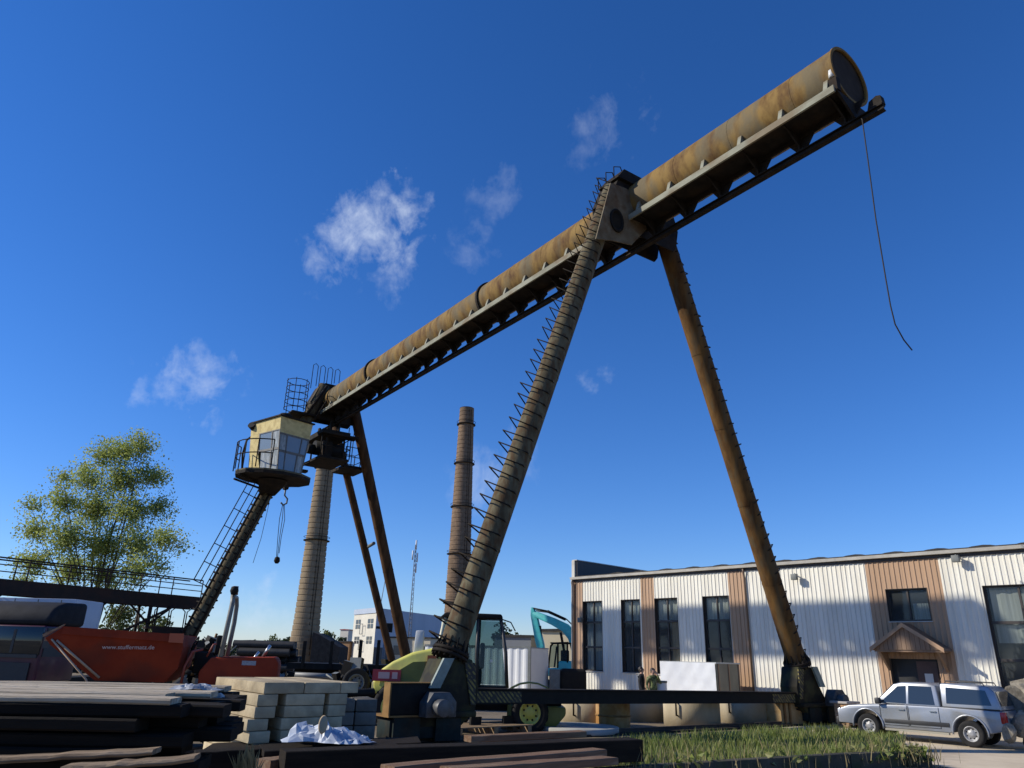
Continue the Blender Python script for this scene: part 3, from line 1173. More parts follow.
# local axes: x = fd ; y = rotate fd by 90 deg ccw = (-cos.., ) -> pointing out of the facade (fn); so depth is negative y
WHITE = mat('cream_white_cladding', (.78, .745, .645), (.69, .655, .56), rough=.5, scale=.9, stretch=(2.5, 1, .22), c3=(.55, .50, .40), s3=1.5, amt3=.3, rand=.025)
BROWN = mat('brown_cladding', (.43, .27, .16), (.35, .215, .122), rough=.5, scale=.9, stretch=(2.5, 1, .22), rand=.04)
WINF = mat('dark_brown_window_frame', (.045, .034, .028), (.03, .024, .02), rough=.5, scale=3)
GUT = mat('pale_gutter', (.55, .52, .46), (.42, .39, .34), rough=.5, scale=2)
PIPE = mat('brown_downpipe', (.14, .09, .06), rough=.45)
ROOFM = mat('dark_roof_sheet', (.06, .055, .05), (.035, .032, .03), rough=.7, scale=2)
XE = 14.72      # far left corner
XW = -15.0      # right end, outside the picture
ZE = 6.40
wins = [(12.61, 14.0, 1.42, 5.10), (10.02, 11.28, 1.42, 5.10), (7.66, 9.08, 1.42, 5.10), (4.76, 6.19, 1.42, 5.10),
        (-4.10, -2.51, 3.80, 5.08), (-9.4, -6.06, 1.02, 5.06), (-14.2, -11.2, 1.02, 5.06)]
door = (-4.05, -2.25, 0.0, 2.38)
openings = wins + [door]
brown_rng = [(14.0, XE), (9.10, 9.95), (3.88, 4.73), (-4.69, -1.82)]
PITCHR = .20


def ribd(x):
    """outward depth of the trapezoid rib profile"""
    p = (x / PITCHR) % 1.0
    if p < .12:
        return .028 * p / .12
    if p < .30:
        return .028
    if p < .42:
        return .028 * (.42 - p) / .12
    return 0.0


def clad_panel(x0, x1, m_):
    bks = {round(x0, 4), round(x1, 4)}
    k0 = int(math.floor(x0 / PITCHR)) - 1
    k1 = int(math.ceil(x1 / PITCHR)) + 1
    for k in range(k0, k1):
        for q in (0, .12, .30, .42):
            xx = (k + q) * PITCHR
            if x0 < xx < x1:
                bks.add(round(xx, 4))
    for o in openings:
        for xx in o[:2]:
            if x0 < xx < x1:
                bks.add(round(xx, 4))
    bks = sorted(bks)
    runs = {}
    for a, c in zip(bks[:-1], bks[1:]):
        if c - a < 1e-4:
            continue
        mid_ = (a + c) / 2
        zs = [(0.25, ZE - .06)]
        for o in openings:
            if o[0] < mid_ < o[1]:
                nz_ = []
                for (z0, z1) in zs:
                    if o[3] <= z0 or o[2] >= z1:
                        nz_.append((z0, z1))
                        continue
                    if o[2] > z0:
                        nz_.append((z0, o[2]))
                    if o[3] < z1:
                        nz_.append((o[3], z1))
                zs = nz_
        da, dc = ribd(a + 1e-5), ribd(c - 1e-5)
        for (z0, z1) in zs:
            runs.setdefault((z0, z1), MB()).add([(a, da, z0), (c, dc, z0), (c, dc, z1), (a, da, z1)], [(0, 1, 2, 3)])
    for b in runs.values():
        b.build('cladding_panel', m_, bld, fix=False)


edges = sorted(set([XW, XE] + [x for r in brown_rng for x in r] + [x for o in openings for x in o[:2]]))
edges = [e for i, e in enumerate(edges) if i == 0 or e - edges[i - 1] > .03]
for a, c in zip(edges[:-1], edges[1:]):
    midx = (a + c) / 2
    br = any(r[0] <= midx <= r[1] for r in brown_rng)
    npan = max(1, round((c - a) / 1.0))
    for k in range(npan):
        clad_panel(a + (c - a) * k / npan + (.004 if k else 0), a + (c - a) * (k + 1) / npan, BROWN if br else WHITE)
# walls behind the cladding, set back, with the reveals
m = MB()
xs = sorted(set([XW, XE] + [x for o in openings for x in o[:2]]))
for a, c in zip(xs[:-1], xs[1:]):
    midx = (a + c) / 2
    zs = [(0, ZE)]
    for o in openings:
        if o[0] < midx < o[1]:
            nz_ = []
            for (z0, z1) in zs:
                if o[2] >= z1 or o[3] <= z0:
                    nz_.append((z0, z1))
                    continue
                if o[2] > z0:
                    nz_.append((z0, o[2]))
                if o[3] < z1:
                    nz_.append((o[3], z1))
            zs = nz_
    for z0, z1 in zs:
        m.bx(a, c, -.34, -.03, z0, z1)
m.build('wall', mat('wall_core', (.10, .085, .075), rough=.9), bld)
m = MB()
m.bx(XW, XE - .02, -14.2, -14.0, 0, ZE)
m.bx(XE - .25, XE - .002, -14.0, -.342, 0, ZE)
m.bx(XW, XW + .2, -14.0, -.342, 0, ZE)
m.build('wall', WHITE, bld)
m = MB()
m.bx(XW, -4.06, .0, .05, 0, .245)
m.bx(-2.24, XE, .0, .05, 0, .245)
m.build('plinth', CONC, bld)
# interior floor and back partition so that the panes look into a dim room
m = MB()
m.bx(XW + .3, XE - .3, -5.0, -4.9, 0, 6)
m.bx(XW + .3, XE - .3, -4.9, -.36, .02, .1)
m.build('interior', mat('dim_interior', (.20, .19, .17), (.12, .11, .1), rough=.9, scale=.7), bld)
# roof, gutter, shade strip
m = MB()
m.prism([(.10, ZE + .06), (.10, ZE + .12), (-7.1, ZE + .65), (-14.3, ZE + .12), (-14.3, ZE + .06), (-7.1, ZE + .58)], XW, XE - .3, 'x')
m.build('roof', ROOFM, bld)
m = MB()
m.prism([(.03, ZE - .07), (.24, ZE - .07), (.27, ZE + .055), (.03, ZE + .055)], XW, XE + .05, 'x')
m.build('gutter', GUT, bld)
m = MB()
m.bx(XW, XE + .02, .031, .06, ZE - .20, ZE - .075)  # dark strip painted in for the gutter's shadow on the wall
m.build('eave_shade_strip', WINF, bld)
# roof edge ridges
for k in range(17):
    x = 11.5 - 1.62 * k
    m = MB()
    m.prism([(x - .5, ZE + .122), (x + .5, ZE + .122), (x + .34, ZE + .155), (x - .05, ZE + .185), (x - .3, ZE + .165)], -.25, .04, 'y')
    m.build('roof_ridge_cap', ROOFM, bld)
# fire wall rising above the roof at the far end
m = MB()
m.bx(XE - .28, XE - .02, -14.0, -.02, ZE + .01, 7.42)
m.build('parapet', mat('shaded_parapet_sheet', (.03, .03, .032), (.05, .045, .045), rough=.6, scale=1.2, stretch=(1, 6, .2)), bld)  # near-black tone paints the shade on the inner side
m = MB()
m.bx(XE - .32, XE + .04, -14.0, .06, 7.424, 7.47)
m.bx(XE - .16, XE + .06, -.018, .08, ZE + .06, 7.42)
m.build('parapet_cap', GUT, bld)
# downpipes
for x in (3.80, 14.62):
    m = MB()
    m.path([(x, .14, ZE - .08), (x, .14, ZE - .25), (x, .085, ZE - .5), (x, .085, .3)], .05, 8)
    m.build('downpipe', PIPE, bld)
m = MB()
m.path([(14.66, .2, ZE - .08), (14.7, .2, ZE - .2), (14.75, .09, ZE - .45), (14.75, .09, .3)], .05, 8)
m.build('downpipe', GUT, bld)

GLS = glass('factory_glass', tint=(.82, .87, .87), opac=.30, base=(.11, .125, .13), rough=.05)
CURT = mat('pale_curtain', (.52, .52, .47), (.34, .34, .3), rough=.9, scale=1.0, stretch=(9, 1, .3))
CURTB = mat('beige_curtain', (.50, .40, .25), (.36, .28, .17), rough=.9, scale=1.0, stretch=(9, 1, .3))


def window(x0, x1, z0, z1, vs, hs_, curt=None):
    w = MB()
    f = .07
    yo, yi = -.10, -.19
    w.bx(x0, x1, yi, yo, z0, z0 + f)
    w.bx(x0, x1, yi, yo, z1 - f, z1)
    w.bx(x0, x0 + f, yi, yo, z0 + f, z1 - f)
    w.bx(x1 - f, x1, yi, yo, z0 + f, z1 - f)
    fr = w.build('window', WINF, bld)
    xs_ = [x0 + f] + vs + [x1 - f]
    zs_ = [z0 + f] + hs_ + [z1 - f]
    for v in vs:
        b = MB()
        b.bx(v - .035, v + .035, yi + .01, yo + .008, z0 + f, z1 - f)
        b.build('mullion', WINF, fr)
    for h in hs_:
        b = MB()
        b.bx(x0 + f, x1 - f, yi + .012, yo + .012, h - .05, h + .05)
        b.build('transom', WINF, fr)
    for i in range(len(xs_) - 1):
        for j in range(len(zs_) - 1):
            b = MB()
            b.add([(xs_[i], -.15, zs_[j]), (xs_[i + 1], -.15, zs_[j]), (xs_[i + 1], -.15, zs_[j + 1]), (xs_[i], -.15, zs_[j + 1])], [(0, 1, 2, 3)])
            b.build('pane', GLS, fr)
    b = MB()
    b.bx(x0 - .002, x0 + .016, -.34, .031, z0, z1)
    b.bx(x1 - .016, x1 + .002, -.34, .031, z0, z1)
    b.bx(x0 + .016, x1 - .016, -.1, .033, z1 - .016, z1 + .002)
    b.build('reveal', WINF, fr)
    b = MB()
    b.bx(x0 - .04, x1 + .04, -.10, .07, z0 - .035, z0 + .003)
    b.build('sill', GUT, fr)
    if curt:
        for (c0, c1, zb, zt, mm) in curt:
            b = MB()
            k = 24
            for i in range(k + 1):
                xx = c0 + (c1 - c0) * i / k
                yy = -.30 + .03 * math.sin(i * 1.9)
                b.v += [(xx, yy, zb), (xx, yy, zt)]
            for i in range(k):
                b.f.append((2 * i, 2 * i + 2, 2 * i + 3, 2 * i + 1))
                b.sm.append(True)
            b.build('curtain', mm, fr, fix=False)
    return fr


for i, (x0, x1, z0, z1) in enumerate(wins[:4]):
    xm = (x0 + x1) / 2
    cu = {0: [(x0, x1 - .1, 1.5, 5.05, CURT)], 1: [(x0 + .1, x1, 3.9, 5.05, CURT)], 2: [(x0 - .02, x0 + .62, 1.6, 3.9, CURTB), (x0, x1, 3.95, 5.05, CURT)],
          3: [(x0, x1, 3.98, 5.05, CURT)]}[i]
    window(x0, x1, z0, z1, [xm], [2.66, 3.96], cu)
window(*wins[4], [(wins[4][0] + wins[4][1]) / 2], [], [(-4.1, -3.4, 3.85, 4.5, CURT)])
window(*wins[5], [-8.3, -7.2], [2.40, 3.72], [(-9.3, -6.2, 3.0, 5.0, CURT)])
window(*wins[6], [-13.2, -12.2], [2.40, 3.72])
# entrance: black sheet painting the unlit opening, door leaf, gabled canopy
m = MB()
m.bx(-4.05, -2.25, -.30, -.22, 0.02, 2.38)
do = m.build('door', mat('unlit_doorway', (.012, .011, .01), (.02, .018, .016), rough=.5, scale=3), bld)
m = MB()
m.bx(-3.95, -3.2, -.219, -.18, .06, 2.30)
m.build('door_leaf', mat('brown_door_leaf', (.10, .05, .035), (.07, .035, .025), rough=.45, scale=2), do)
m = MB()
m.bx(-3.32, -3.27, -.18, -.10, 1.0, 1.2)
m.build('handle', CHROME, do)
m = MB()
m.bx(-3.75, -3.45, -.178, -.168, 1.45, 1.85)
m.build('notice', mat('white_notice', (.6, .6, .58), rough=.7), do)
CANP = mat('canopy_boards', (.28, .175, .105), (.21, .13, .078), rough=.6, scale=1.5, stretch=(6, 1, 1))
cx0, cx1, cap, cz, pr = -4.55, -2.08, 3.60, 2.72, .95
cmx = (cx0 + cx1) / 2
m = MB()
for (xa, xb) in ((cx0 - .1, cmx), (cx1 + .1, cmx)):
    za = cz - .05
    m.prism([(xa, za), (xb, cap), (xb, cap + .09), (xa, za + .09)], .06, pr + .12, 'y')
cano = m.build('canopy', mat('canopy_roof', (.16, .10, .065), (.11, .07, .045), rough=.5, scale=2), bld)
nb = 14
for k in range(nb):
    xa = cx0 + .05 + (cx1 - cx0 - .1) * k / nb
    xb = xa + (cx1 - cx0 - .1) / nb - .012
    za = cz + (cap - cz) * (1 - abs(xa - cmx) / ((cx1 - cx0) / 2)) - .02
    zb = cz + (cap - cz) * (1 - abs(xb - cmx) / ((cx1 - cx0) / 2)) - .02
    m = MB()
    m.prism([(xa, cz - .02), (xb, cz - .02), (xb, max(zb, cz)), (xa, max(za, cz))], pr - .02, pr + .02, 'y')
    m.build('gable_board', CANP, cano)
m = MB()
for (xa, xb) in ((cx0 - .12, cmx), (cx1 + .12, cmx)):
    m.prism([(xa, cz - .12), (xb, cap - .06), (xb, cap + .1), (xa, cz + .05)], pr + .122, pr + .15, 'y')
m.build('bargeboard', BROWN, cano)
m = MB()
m.bx(cx0, cx1, .06, pr - .022, cz - .10, cz - .021)
m.build('soffit', CANP, cano)
for sg in (0, 1):
    m = MB()
    xx = -4.42 if sg == 0 else -2.28
    m.prism([(.06, cz - .11), (pr - .1, cz - .11), (.06, cz - .8)], xx, xx + .08, 'x')
    m.build('bracket', CANP, cano)
# floodlights and a camera on the wall
for (x, z) in ((1.20, 5.78), (-5.42, 6.12), (13.96, 4.1)):
    m = MB()
    m.cyl((x, .03, z + .05), (x, .28, z + .12), .03, n=8)
    m.bx(x - .13, x + .13, .22, .42, z - .16, z + .1)
    m.build('wall_lamp', GREYP, bld, bevel=.02)

# ------------------------------------------------------------------ second crane standing to the left, outside the picture; its girder shades the facade
DD = 48.0
SH = Vector((-math.cos(SUN_AZ), -math.sin(SUN_AZ), 0)) * DD
rise = DD * math.tan(SUN_EL)
c2o = FO + SH
crane2 = thing('gantry_crane', 'smaller parallel gantry crane whose girder throws a band of shadow on the facade', 'crane', c2o, YB + math.pi / 2)
zc2 = 3.80 + rise
m = MB()
m.cyl((-5.9, 0, zc2), (13.7, 0, zc2), .70, n=32)
m.build('girder_tube', RUST, crane2)
m = MB()
m.bx(-6.0, 13.8, -.12, .12, zc2 - 1.42, zc2 - 1.10)
m.build('runway_beam', DARKS, crane2)
hb = MB()
hb.prism([(-.44, .60), (.44, .60), (.16, 0), (-.16, 0)], -.25, .25, 'y')
for k in range(18):
    q = -5.7 + 1.12 * k
    if k == 0:
        h2 = hb.build('hanger', DARKS, crane2)
        h2.location = (q, 0, zc2 - 1.1)
    else:
        copyob(h2, crane2, (q, 0, zc2 - 1.1))
for q in (-4.2, 11.4):
    for sg in (-1, 1):
        m = MB()
        m.cyl((q, sg * 6.0, .3), (q, sg * .5, zc2 - .3), .38, n=20)
        m.build('leg', RUSTB, crane2)
    m = MB()
    m.bx(q - .2, q + .2, -6.0, 6.0, .6, 1.0)
    m.bx(q - .4, q + .4, -6.9, -5.3, .0, .6)
    m.bx(q - .4, q + .4, 5.3, 6.9, .0, .6)
    m.build('sill_beam', BLACKS, crane2)
m = MB()
m.bx(11.0, 13.4, -.6, .6, zc2 - 2.4, zc2 - 1.2)
m.build('trolley', DARKS, crane2)

# ------------------------------------------------------------------ crane rails in the yard
RAILM = mat('crane_rail_steel', (.06, .045, .035), (.03, .024, .02), rough=.6, scale=4)
for t, lab in ((0, 'nearer dark steel crane rail on a low concrete strip in the yard'), (31.0, 'farther crane rail running past the brick chimney yard')):
    ro = thing('crane_rail', lab, 'rail', CO + g_axis * t, YAW, 'crane rails')
    m = MB()
    m.bx(-26, 13.5, -.28, .28, -.02, .06)
    m.build('bed', mat('shaded_rail_bed', (.05, .042, .033), (.03, .026, .02), rough=.9, scale=3), ro)  # concrete strip coloured dark for the shade along the rail
    m = MB()
    m.bx(-26, 13.5, -.07, .07, .062, .085)
    m.bx(-26, 13.5, -.015, .015, .085, .13)
    m.bx(-26, 13.5, -.035, .035, .13, .16)
    m.build('rail', RAILM, ro)

# ------------------------------------------------------------------ vegetation
LEAF = mat('poplar_leaf', (.42, .47, .13), (.29, .35, .085), rough=.5, scale=.45, detail=3, c3=(.38, .38, .12), s3=.9, amt3=.6, trans=.5, spec=.4)
LEAFD = mat('hedge_leaf', (.055, .08, .022), (.03, .05, .014), rough=.6, scale=.3, detail=3, trans=.25)
LEAFY = mat('spring_leaf', (.14, .165, .04), (.08, .10, .026), rough=.6, scale=.3, detail=3, trans=.3)


def leaf_mesh(name, pts, size, m_, parent, seed=1, bias=(0, 0, 0)):
    rr = random.Random(seed)
    v, f = [], []
    for p in pts:
        s_ = size * rr.uniform(.6, 1.35)
        nrm_ = Vector((rr.gauss(0, 1), rr.gauss(0, 1), rr.gauss(.4, 1))).normalized()
        x = nrm_.orthogonal().normalized()
        a = rr.uniform(0, 6.28)
        y = nrm_.cross(x)
        x, y = x * math.cos(a) + y * math.sin(a), y * math.cos(a) - x * math.sin(a)
        p = Vector(p)
        b = len(v)
        k = nrm_ * s_ * .12
        v += [tuple(p - x * s_ * .5), tuple(p - y * s_ * .30 + k), tuple(p + x * s_ * .55), tuple(p + y * s_ * .30 + k)]
        f.append((b, b + 1, b + 2, b + 3))
    me = bpy.data.meshes.new(name)
    me.from_pydata(v, [], f)
    me.materials.append(m_)
    return link(bpy.data.objects.new(name, me), parent)


def tree(name, label, cat, base, lobes, nl, size, m_, trunk_r, stems=1, seed=3, group=None, clump=.45, per=22, shell=.5):
    """lobes: (x, y, z, r) in world units relative to base"""
    rr = random.Random(seed)
    t = thing(name, label, cat, base, 0, group)
    pts = []
    tw = sum(l[3] ** 2 for l in lobes)
    cl = []
    for (x, y, z, r) in lobes:
        k = max(2, int(nl / per * r * r / tw))
        for _ in range(k):
            d = Vector((rr.gauss(0, 1), rr.gauss(0, 1), rr.gauss(0, 1))).normalized() * r * (shell + (1 - shell) * rr.random()) * rr.uniform(.75, 1.08)
            c = Vector((x, y, z)) + d
            cl.append(c)
            sg = clump * rr.uniform(.6, 1.3)
            for _ in range(int(per * rr.uniform(.5, 1.5))):
                pts.append(c + Vector((rr.gauss(0, sg), rr.gauss(0, sg), rr.gauss(0, sg * .75))))
    leaf_mesh('crown', pts, size, m_, t, seed)
    b = MB()
    zmin = min(l[2] - l[3] for l in lobes)
    for s_ in range(stems):
        ox = (s_ - (stems - 1) / 2) * trunk_r * 3
        top = max(lobes, key=lambda l: l[2])
        p0 = Vector((ox, 0, 0))
        p1 = Vector((ox * 2.2 + top[0] * .4, top[1] * .4, top[2] * .55))
        p2 = Vector((top[0] + ox, top[1], top[2]))
        b.path([p0, p0.lerp(p1, .5) + Vector((rr.uniform(-.1, .1), 0, 0)), p1, p1.lerp(p2, .5), p2], [trunk_r, trunk_r * .8, trunk_r * .6, trunk_r * .35, trunk_r * .1], 8)
    b.build('trunk', BARK, t)
    b = MB()
    for (x, y, z, r) in lobes:
        f_ = rr.uniform(.3, .55)
        st_ = Vector((x * .35, y * .3, z * f_))
        b.path([st_, st_.lerp(Vector((x, y, z)), .5) + Vector((0, 0, -r * .15)), Vector((x, y, z))], [trunk_r * .4, trunk_r * .25, trunk_r * .1], 6)
        for _ in range(4):
            d = Vector((rr.gauss(0, 1), rr.gauss(0, 1), rr.gauss(.3, .8))).normalized() * r * .9
            b.path([(x * .9, y * .9, z - r * .3), (x + d.x * .5, y + d.y * .5, z + d.z * .4), (x + d.x, y + d.y, z + d.z)], [trunk_r * .18, trunk_r * .12, trunk_r * .05], 5)
    b.build('limb', BARK, t)
    return t


TB = Vector((-32.4, 60, 0))
px = [(142, 446, 17), (122, 452, 16), (104, 455, 18), (88, 478, 20), (122, 480, 24), (152, 476, 17), (62, 476, 9), (62, 502, 18), (96, 510, 26), (132, 512, 24), (160, 508, 14),
      (30, 505, 9), (36, 530, 16), (66, 538, 22), (102, 545, 26), (138, 545, 22), (165, 540, 14), (182, 545, 7), (34, 562, 17), (70, 572, 22), (108, 576, 20), (138, 572, 18), (160, 565, 9), (24, 582, 10)]
lob = []
rr_ = random.Random(5)
for (u, v, r) in px:
    q = at(u, v, 60 + rr_.uniform(-2.5, 2.5)) - TB
    lob.append((q.x, q.y, q.z, r / 12.0))
tree('poplar_tree', 'tall light green poplar tree behind the raised walkway', 'tree', TB, lob, 38000, .205, LEAF, .13, 2, 11, clump=.44, per=24, shell=.12)


def bush_px(name, label, u, vtop, wpx, Y, m_, seed, nl=900, size=None, group='trees along the horizon', cat='tree'):
    base = at(u, 655, Y)
    base.z = 0
    top = at(u, vtop, Y).z
    w = wpx / 725 * Y * .5
    rr = random.Random(seed)
    lb = []
    for k in range(7):
        a = rr.uniform(-1, 1)
        h = top * (rr.uniform(.3, .72) if abs(a) > .4 else rr.uniform(.5, .8))
        lb.append((a * w * .75, rr.uniform(-w, w) * .5, h, max(w * .38, top * .2)))
    lb.append((0, 0, top * .8, top * .22))
    return tree(name, label, cat, base, lb, nl, size or Y * .0042, m_, top * .02, 1, seed, group, clump=w * .14, per=14, shell=.4)


for i, (u, vt, w, Y, m_, lab) in enumerate([
        (198, 640, 26, 150, LEAFY, 'rounded yellow green tree between crane leg and dumper roll bar'), (222, 644, 34, 170, LEAFD, 'low dark tree behind the roll bar on the horizon'),
        (249, 642, 30, 190, LEAFY, 'far tree left of the ribbed chimney, nearest the dark shed'), (270, 637, 26, 165, LEAFY, 'tree crown just left of the ribbed chimney'),
        (287, 636, 15, 140, LEAFD, 'thin dark tree touching the left side of the ribbed chimney'),
        (326, 631, 30, 160, LEAFY, 'bright green tree between the ribbed chimney and the white house'), (340, 637, 16, 175, LEAFD, 'small tree in front of the white house corner'),
        (504, 622, 17, 95, LEAFD, 'dark conifer behind the lime tractor cab'), (517, 634, 16, 150, LEAFD, 'far dark tree right of the tractor cab'), (595, 648, 20, 170, LEAFD, 'far tree behind the turquoise excavator')]):
    bush_px('tree', lab, u, vt, w, Y, m_, 20 + i)
for i, (u, vt, w, Y, lab) in enumerate([(118, 598, 46, 66, 'leafy bush under the raised walkway beside its trestle'), (150, 612, 40, 70, 'light bush under the walkway near the landing stair'), (60, 606, 60, 70, 'bush behind the purple truck roof')]):
    bush_px('bush', lab, u, vt, w, Y, LEAFY, 40 + i, nl=1600, size=.3, group='bushes under the walkway', cat='bush')

# ------------------------------------------------------------------ chimneys
CH1 = mat('ribbed_chimney_concrete', (.31, .235, .145), (.215, .16, .10), rough=.9, scale=.9, stretch=(1, 1, .35), c3=(.22, .16, .10), s3=.3, amt3=.6, bump=.3, bscale=6)
CH2 = mat('brown_brick_chimney', (.26, .175, .11), (.17, .115, .075), rough=.9, scale=2.6, stretch=(1, 1, 1), c3=(.13, .09, .06), s3=.35, amt3=.6, bump=.3, bscale=7)


def chimney(name, label, base, h, r0, r1, rings_, m_, step, flare, rib):
    t = thing(name, label, 'chimney', base)
    prof = []
    z = 0.0
    while z < h:
        f = z / h
        r = r0 + (r1 - r0) * f + (flare * max(0, 1 - z / (h * .22)) ** 1.5)
        prof += [(r, z), (r, z + step * .74), (r - rib, z + step * .78), (r - rib, z + step * .98)]
        z += step
    prof += [(r1, z), (r1 * .8, z), (r1 * .8, z - 1.5)]
    b = MB()
    b.lathe(prof, 40, smooth=False)
    for i in range(len(b.sm)):
        b.sm[i] = False
    b.build('shaft', m_, t, fix=False)
    for zr in rings_:
        f = zr / h
        r = r0 + (r1 - r0) * f + (flare * max(0, 1 - zr / (h * .22)) ** 1.5)
        b = MB()
        b.lathe([(r - .1, 0), (r + .35, 0), (r + .35, .1), (r - .1, .1)], 32, c=(0, 0, zr))
        b.path([((r + .33) * math.cos(R(15 * k)), (r + .33) * math.sin(R(15 * k)), zr + .55) for k in range(24)], .04, 4, closed=True)
        b.build('platform_ring', DARKS, t)
    b = MB()
    for sx in (-.2, .2):
        b.cyl((r0 * .55 + sx, -(r0 + .1) * .83, 1), (r1 * .55 + sx, -(r1 + .1) * .83, h), .05, n=5)
    b.build('ladder', DARKS, t)
    return t


chimney('ribbed_chimney', 'pale ribbed concrete chimney left of the far crane legs', at(303, 655, 110) * 1 - Vector((0, 0, at(303, 655, 110).z)), 29.6, 2.0, 1.28, [17.4, 28.5], CH1, .80, .35, .10)
chimney('brick_chimney', 'taller brown brick chimney behind the front crane leg', at(455, 650, 130) - Vector((0, 0, at(455, 650, 130).z)), 45.0, 2.35, 1.35, [10.2, 18.5, 26.8, 34.8, 42.3], CH2, .8, .2, .07)
b = MB()
q = at(318, 650, 108)
b.prism([(q.x - .2, 0), (q.x + 3.6, 0), (q.x + 3.6, 2.6), (q.x + .5, 4.2), (q.x - .2, 4.4)], q.y - 3, q.y + 3, 'y')
sh = b.build('boiler_shed', mat('sooty_brick', (.05, .045, .04), (.03, .027, .024), rough=.9, scale=2), None)
tag(sh, 'dark sloping brick flue shed at the foot of the ribbed chimney', 'shed')

# ------------------------------------------------------------------ far buildings
HW = mat('cream_house_render', (.66, .62, .52), (.58, .54, .45), rough=.9, scale=.4)
HB = mat('blue_shade_wall_sheet', (.42, .47, .55), (.36, .41, .48), rough=.6, scale=.3, stretch=(1, 1, .1))  # blue-grey paints the shade on the side wall; the parapet shares it
WIND = mat('far_window_glass', (.05, .05, .055), rough=.15)
hA, hC, hB_ = at(351, 650, 150), at(373.5, 650, 140), at(440, 650, 166)
for q in (hA, hC, hB_):
    q.z = 0
HH = 9.75
house = thing('office_house', 'small cream three storey building with a blue shaded side between the far crane legs', 'building', hC)
a_, b_ = hA - hC, hB_ - hC
b = MB()
b.add([(0, 0, 0), tuple(a_), tuple(a_ + Vector((0, 0, HH))), (0, 0, HH)], [(0, 1, 2, 3)])
b.build('front_wall', HW, house, fix=False)
b = MB()
b.add([(0, 0, 2.9), tuple(b_ + Vector((0, 0, 2.9))), tuple(b_ + Vector((0, 0, HH))), (0, 0, HH), tuple(a_ + b_ + Vector((0, 0, HH))), tuple(a_ + b_ + Vector((0, 0, 0))), tuple(a_), tuple(a_ + Vector((0, 0, HH)))],
      [(0, 1, 2, 3), (3, 2, 4, 7)])
b.build('side_wall', HB, house, fix=False)
b = MB()
b.add([(0, 0, 0), tuple(b_), tuple(b_ + Vector((0, 0, 2.9))), (0, 0, 2.9)], [(0, 1, 2, 3)])
b.build('base_wall', mat('grey_house_base', (.10, .10, .10), (.14, .13, .12), rough=.9, scale=.3), house, fix=False)
an = a_.normalized()
fnn = Vector((an.y, -an.x, 0))
if fnn.y > 0:
    fnn = -fnn
b = MB()
lip = [-fnn * -.1 + an * -.2, a_ + an * .2 + fnn * .1]
b.add([tuple(fnn * .15 + Vector((0, 0, HH - .9))), tuple(a_ + fnn * .15 + Vector((0, 0, HH - .9))), tuple(a_ + fnn * .15 + Vector((0, 0, HH + .05))), tuple(fnn * .15 + Vector((0, 0, HH + .05)))], [(0, 1, 2, 3)])
b.build('parapet', HB, house, fix=False)
for (f0, f1) in ((.12, .34), (.66, .90)):
    for (z0, z1) in ((6.2, 7.9), (3.5, 4.8)):
        for k in (0, 1):
            for j in (0, 1):
                wa = 1 - (f0 + (f1 - f0) * (k * .55)), 1 - (f0 + (f1 - f0) * (k * .55 + .42))
                za, zb = z0 + (z1 - z0) * (j * .53), z0 + (z1 - z0) * (j * .53 + .45)
                b = MB()
                pA, pB = a_ * wa[0] + fnn * .06, a_ * wa[1] + fnn * .06
                b.add([(pA.x, pA.y, za), (pB.x, pB.y, za), (pB.x, pB.y, zb), (pA.x, pA.y, zb)] + [(pA.x - fnn.x * .1, pA.y - fnn.y * .1, za), (pB.x - fnn.x * .1, pB.y - fnn.y * .1, za), (pB.x - fnn.x * .1, pB.y - fnn.y * .1, zb), (pA.x - fnn.x * .1, pA.y - fnn.y * .1, zb)],
                      [(0, 1, 2, 3), (0, 4, 5, 1), (1, 5, 6, 2), (2, 6, 7, 3), (3, 7, 4, 0)])
                b.build('window', WIND, house)
for z0, z1 in ((5.2, 7.0), (2.4, 4.2)):
    b = MB()
    pA, pB = a_ * .45 + fnn * .5, a_ * .56 + fnn * .5
    b.cyl((pA.x, pA.y, z0), (pA.x, pA.y, z1), .06, n=5)
    b.cyl((pB.x, pB.y, z0), (pB.x, pB.y, z1), .06, n=5)
    b.cyl((pA.x, pA.y, z1), (pB.x, pB.y, z1), .06, n=5)
    b.cyl((pA.x, pA.y, z0), (pB.x, pB.y, z0), .06, n=5)
    b.build('fire_ladder', GREYP, house)
b = MB()
b.path([tuple(Vector((.4, .8, HH))), (.9, .9, HH + 5.0)], .07, 5)
b.build('roof_antenna', GREYP, house)

MAST = mat('grey_mast_steel', (.16, .17, .19), rough=.6)
q = at(411, 612, 130)
mast = thing('radio_mast', 'thin radio mast with antennas right of the far crane legs', 'mast', (q.x, q.y, 0))
b = MB()
for a in range(3):
    b.cyl((.35 * math.cos(a * 2.1), .35 * math.sin(a * 2.1), 0), (.12 * math.cos(a * 2.1), .12 * math.sin(a * 2.1), 20), .05, n=5)
for k in range(24):
    z = k * .8
    r = .35 - .23 * z / 20
    for a in range(3):
        b.cyl((r * math.cos(a * 2.1), r * math.sin(a * 2.1), z), (r * math.cos((a + 1) * 2.1), r * math.sin((a + 1) * 2.1), z + .8), .03, n=4)
b.build('lattice', MAST, mast)
b = MB()
for (dx, z0) in ((.4, 17), (-.4, 17.4), (.1, 19.2), (.3, 15.2)):
    b.cyl((dx, 0, z0), (dx, 0, z0 + 1.6), .14, n=8)
b.build('antenna', mat('white_antenna', (.6, .6, .6), rough=.5), mast)
q = at(383, 660, 62)
lp = thing('lamp_post', 'grey yard lamp post in front of the white house', 'lamp post', (q.x, q.y, 0))
lt = at(384.5, 629, 62).z
b = MB()
b.cyl((0, 0, 0), (0, 0, lt), .13, .09, n=10)
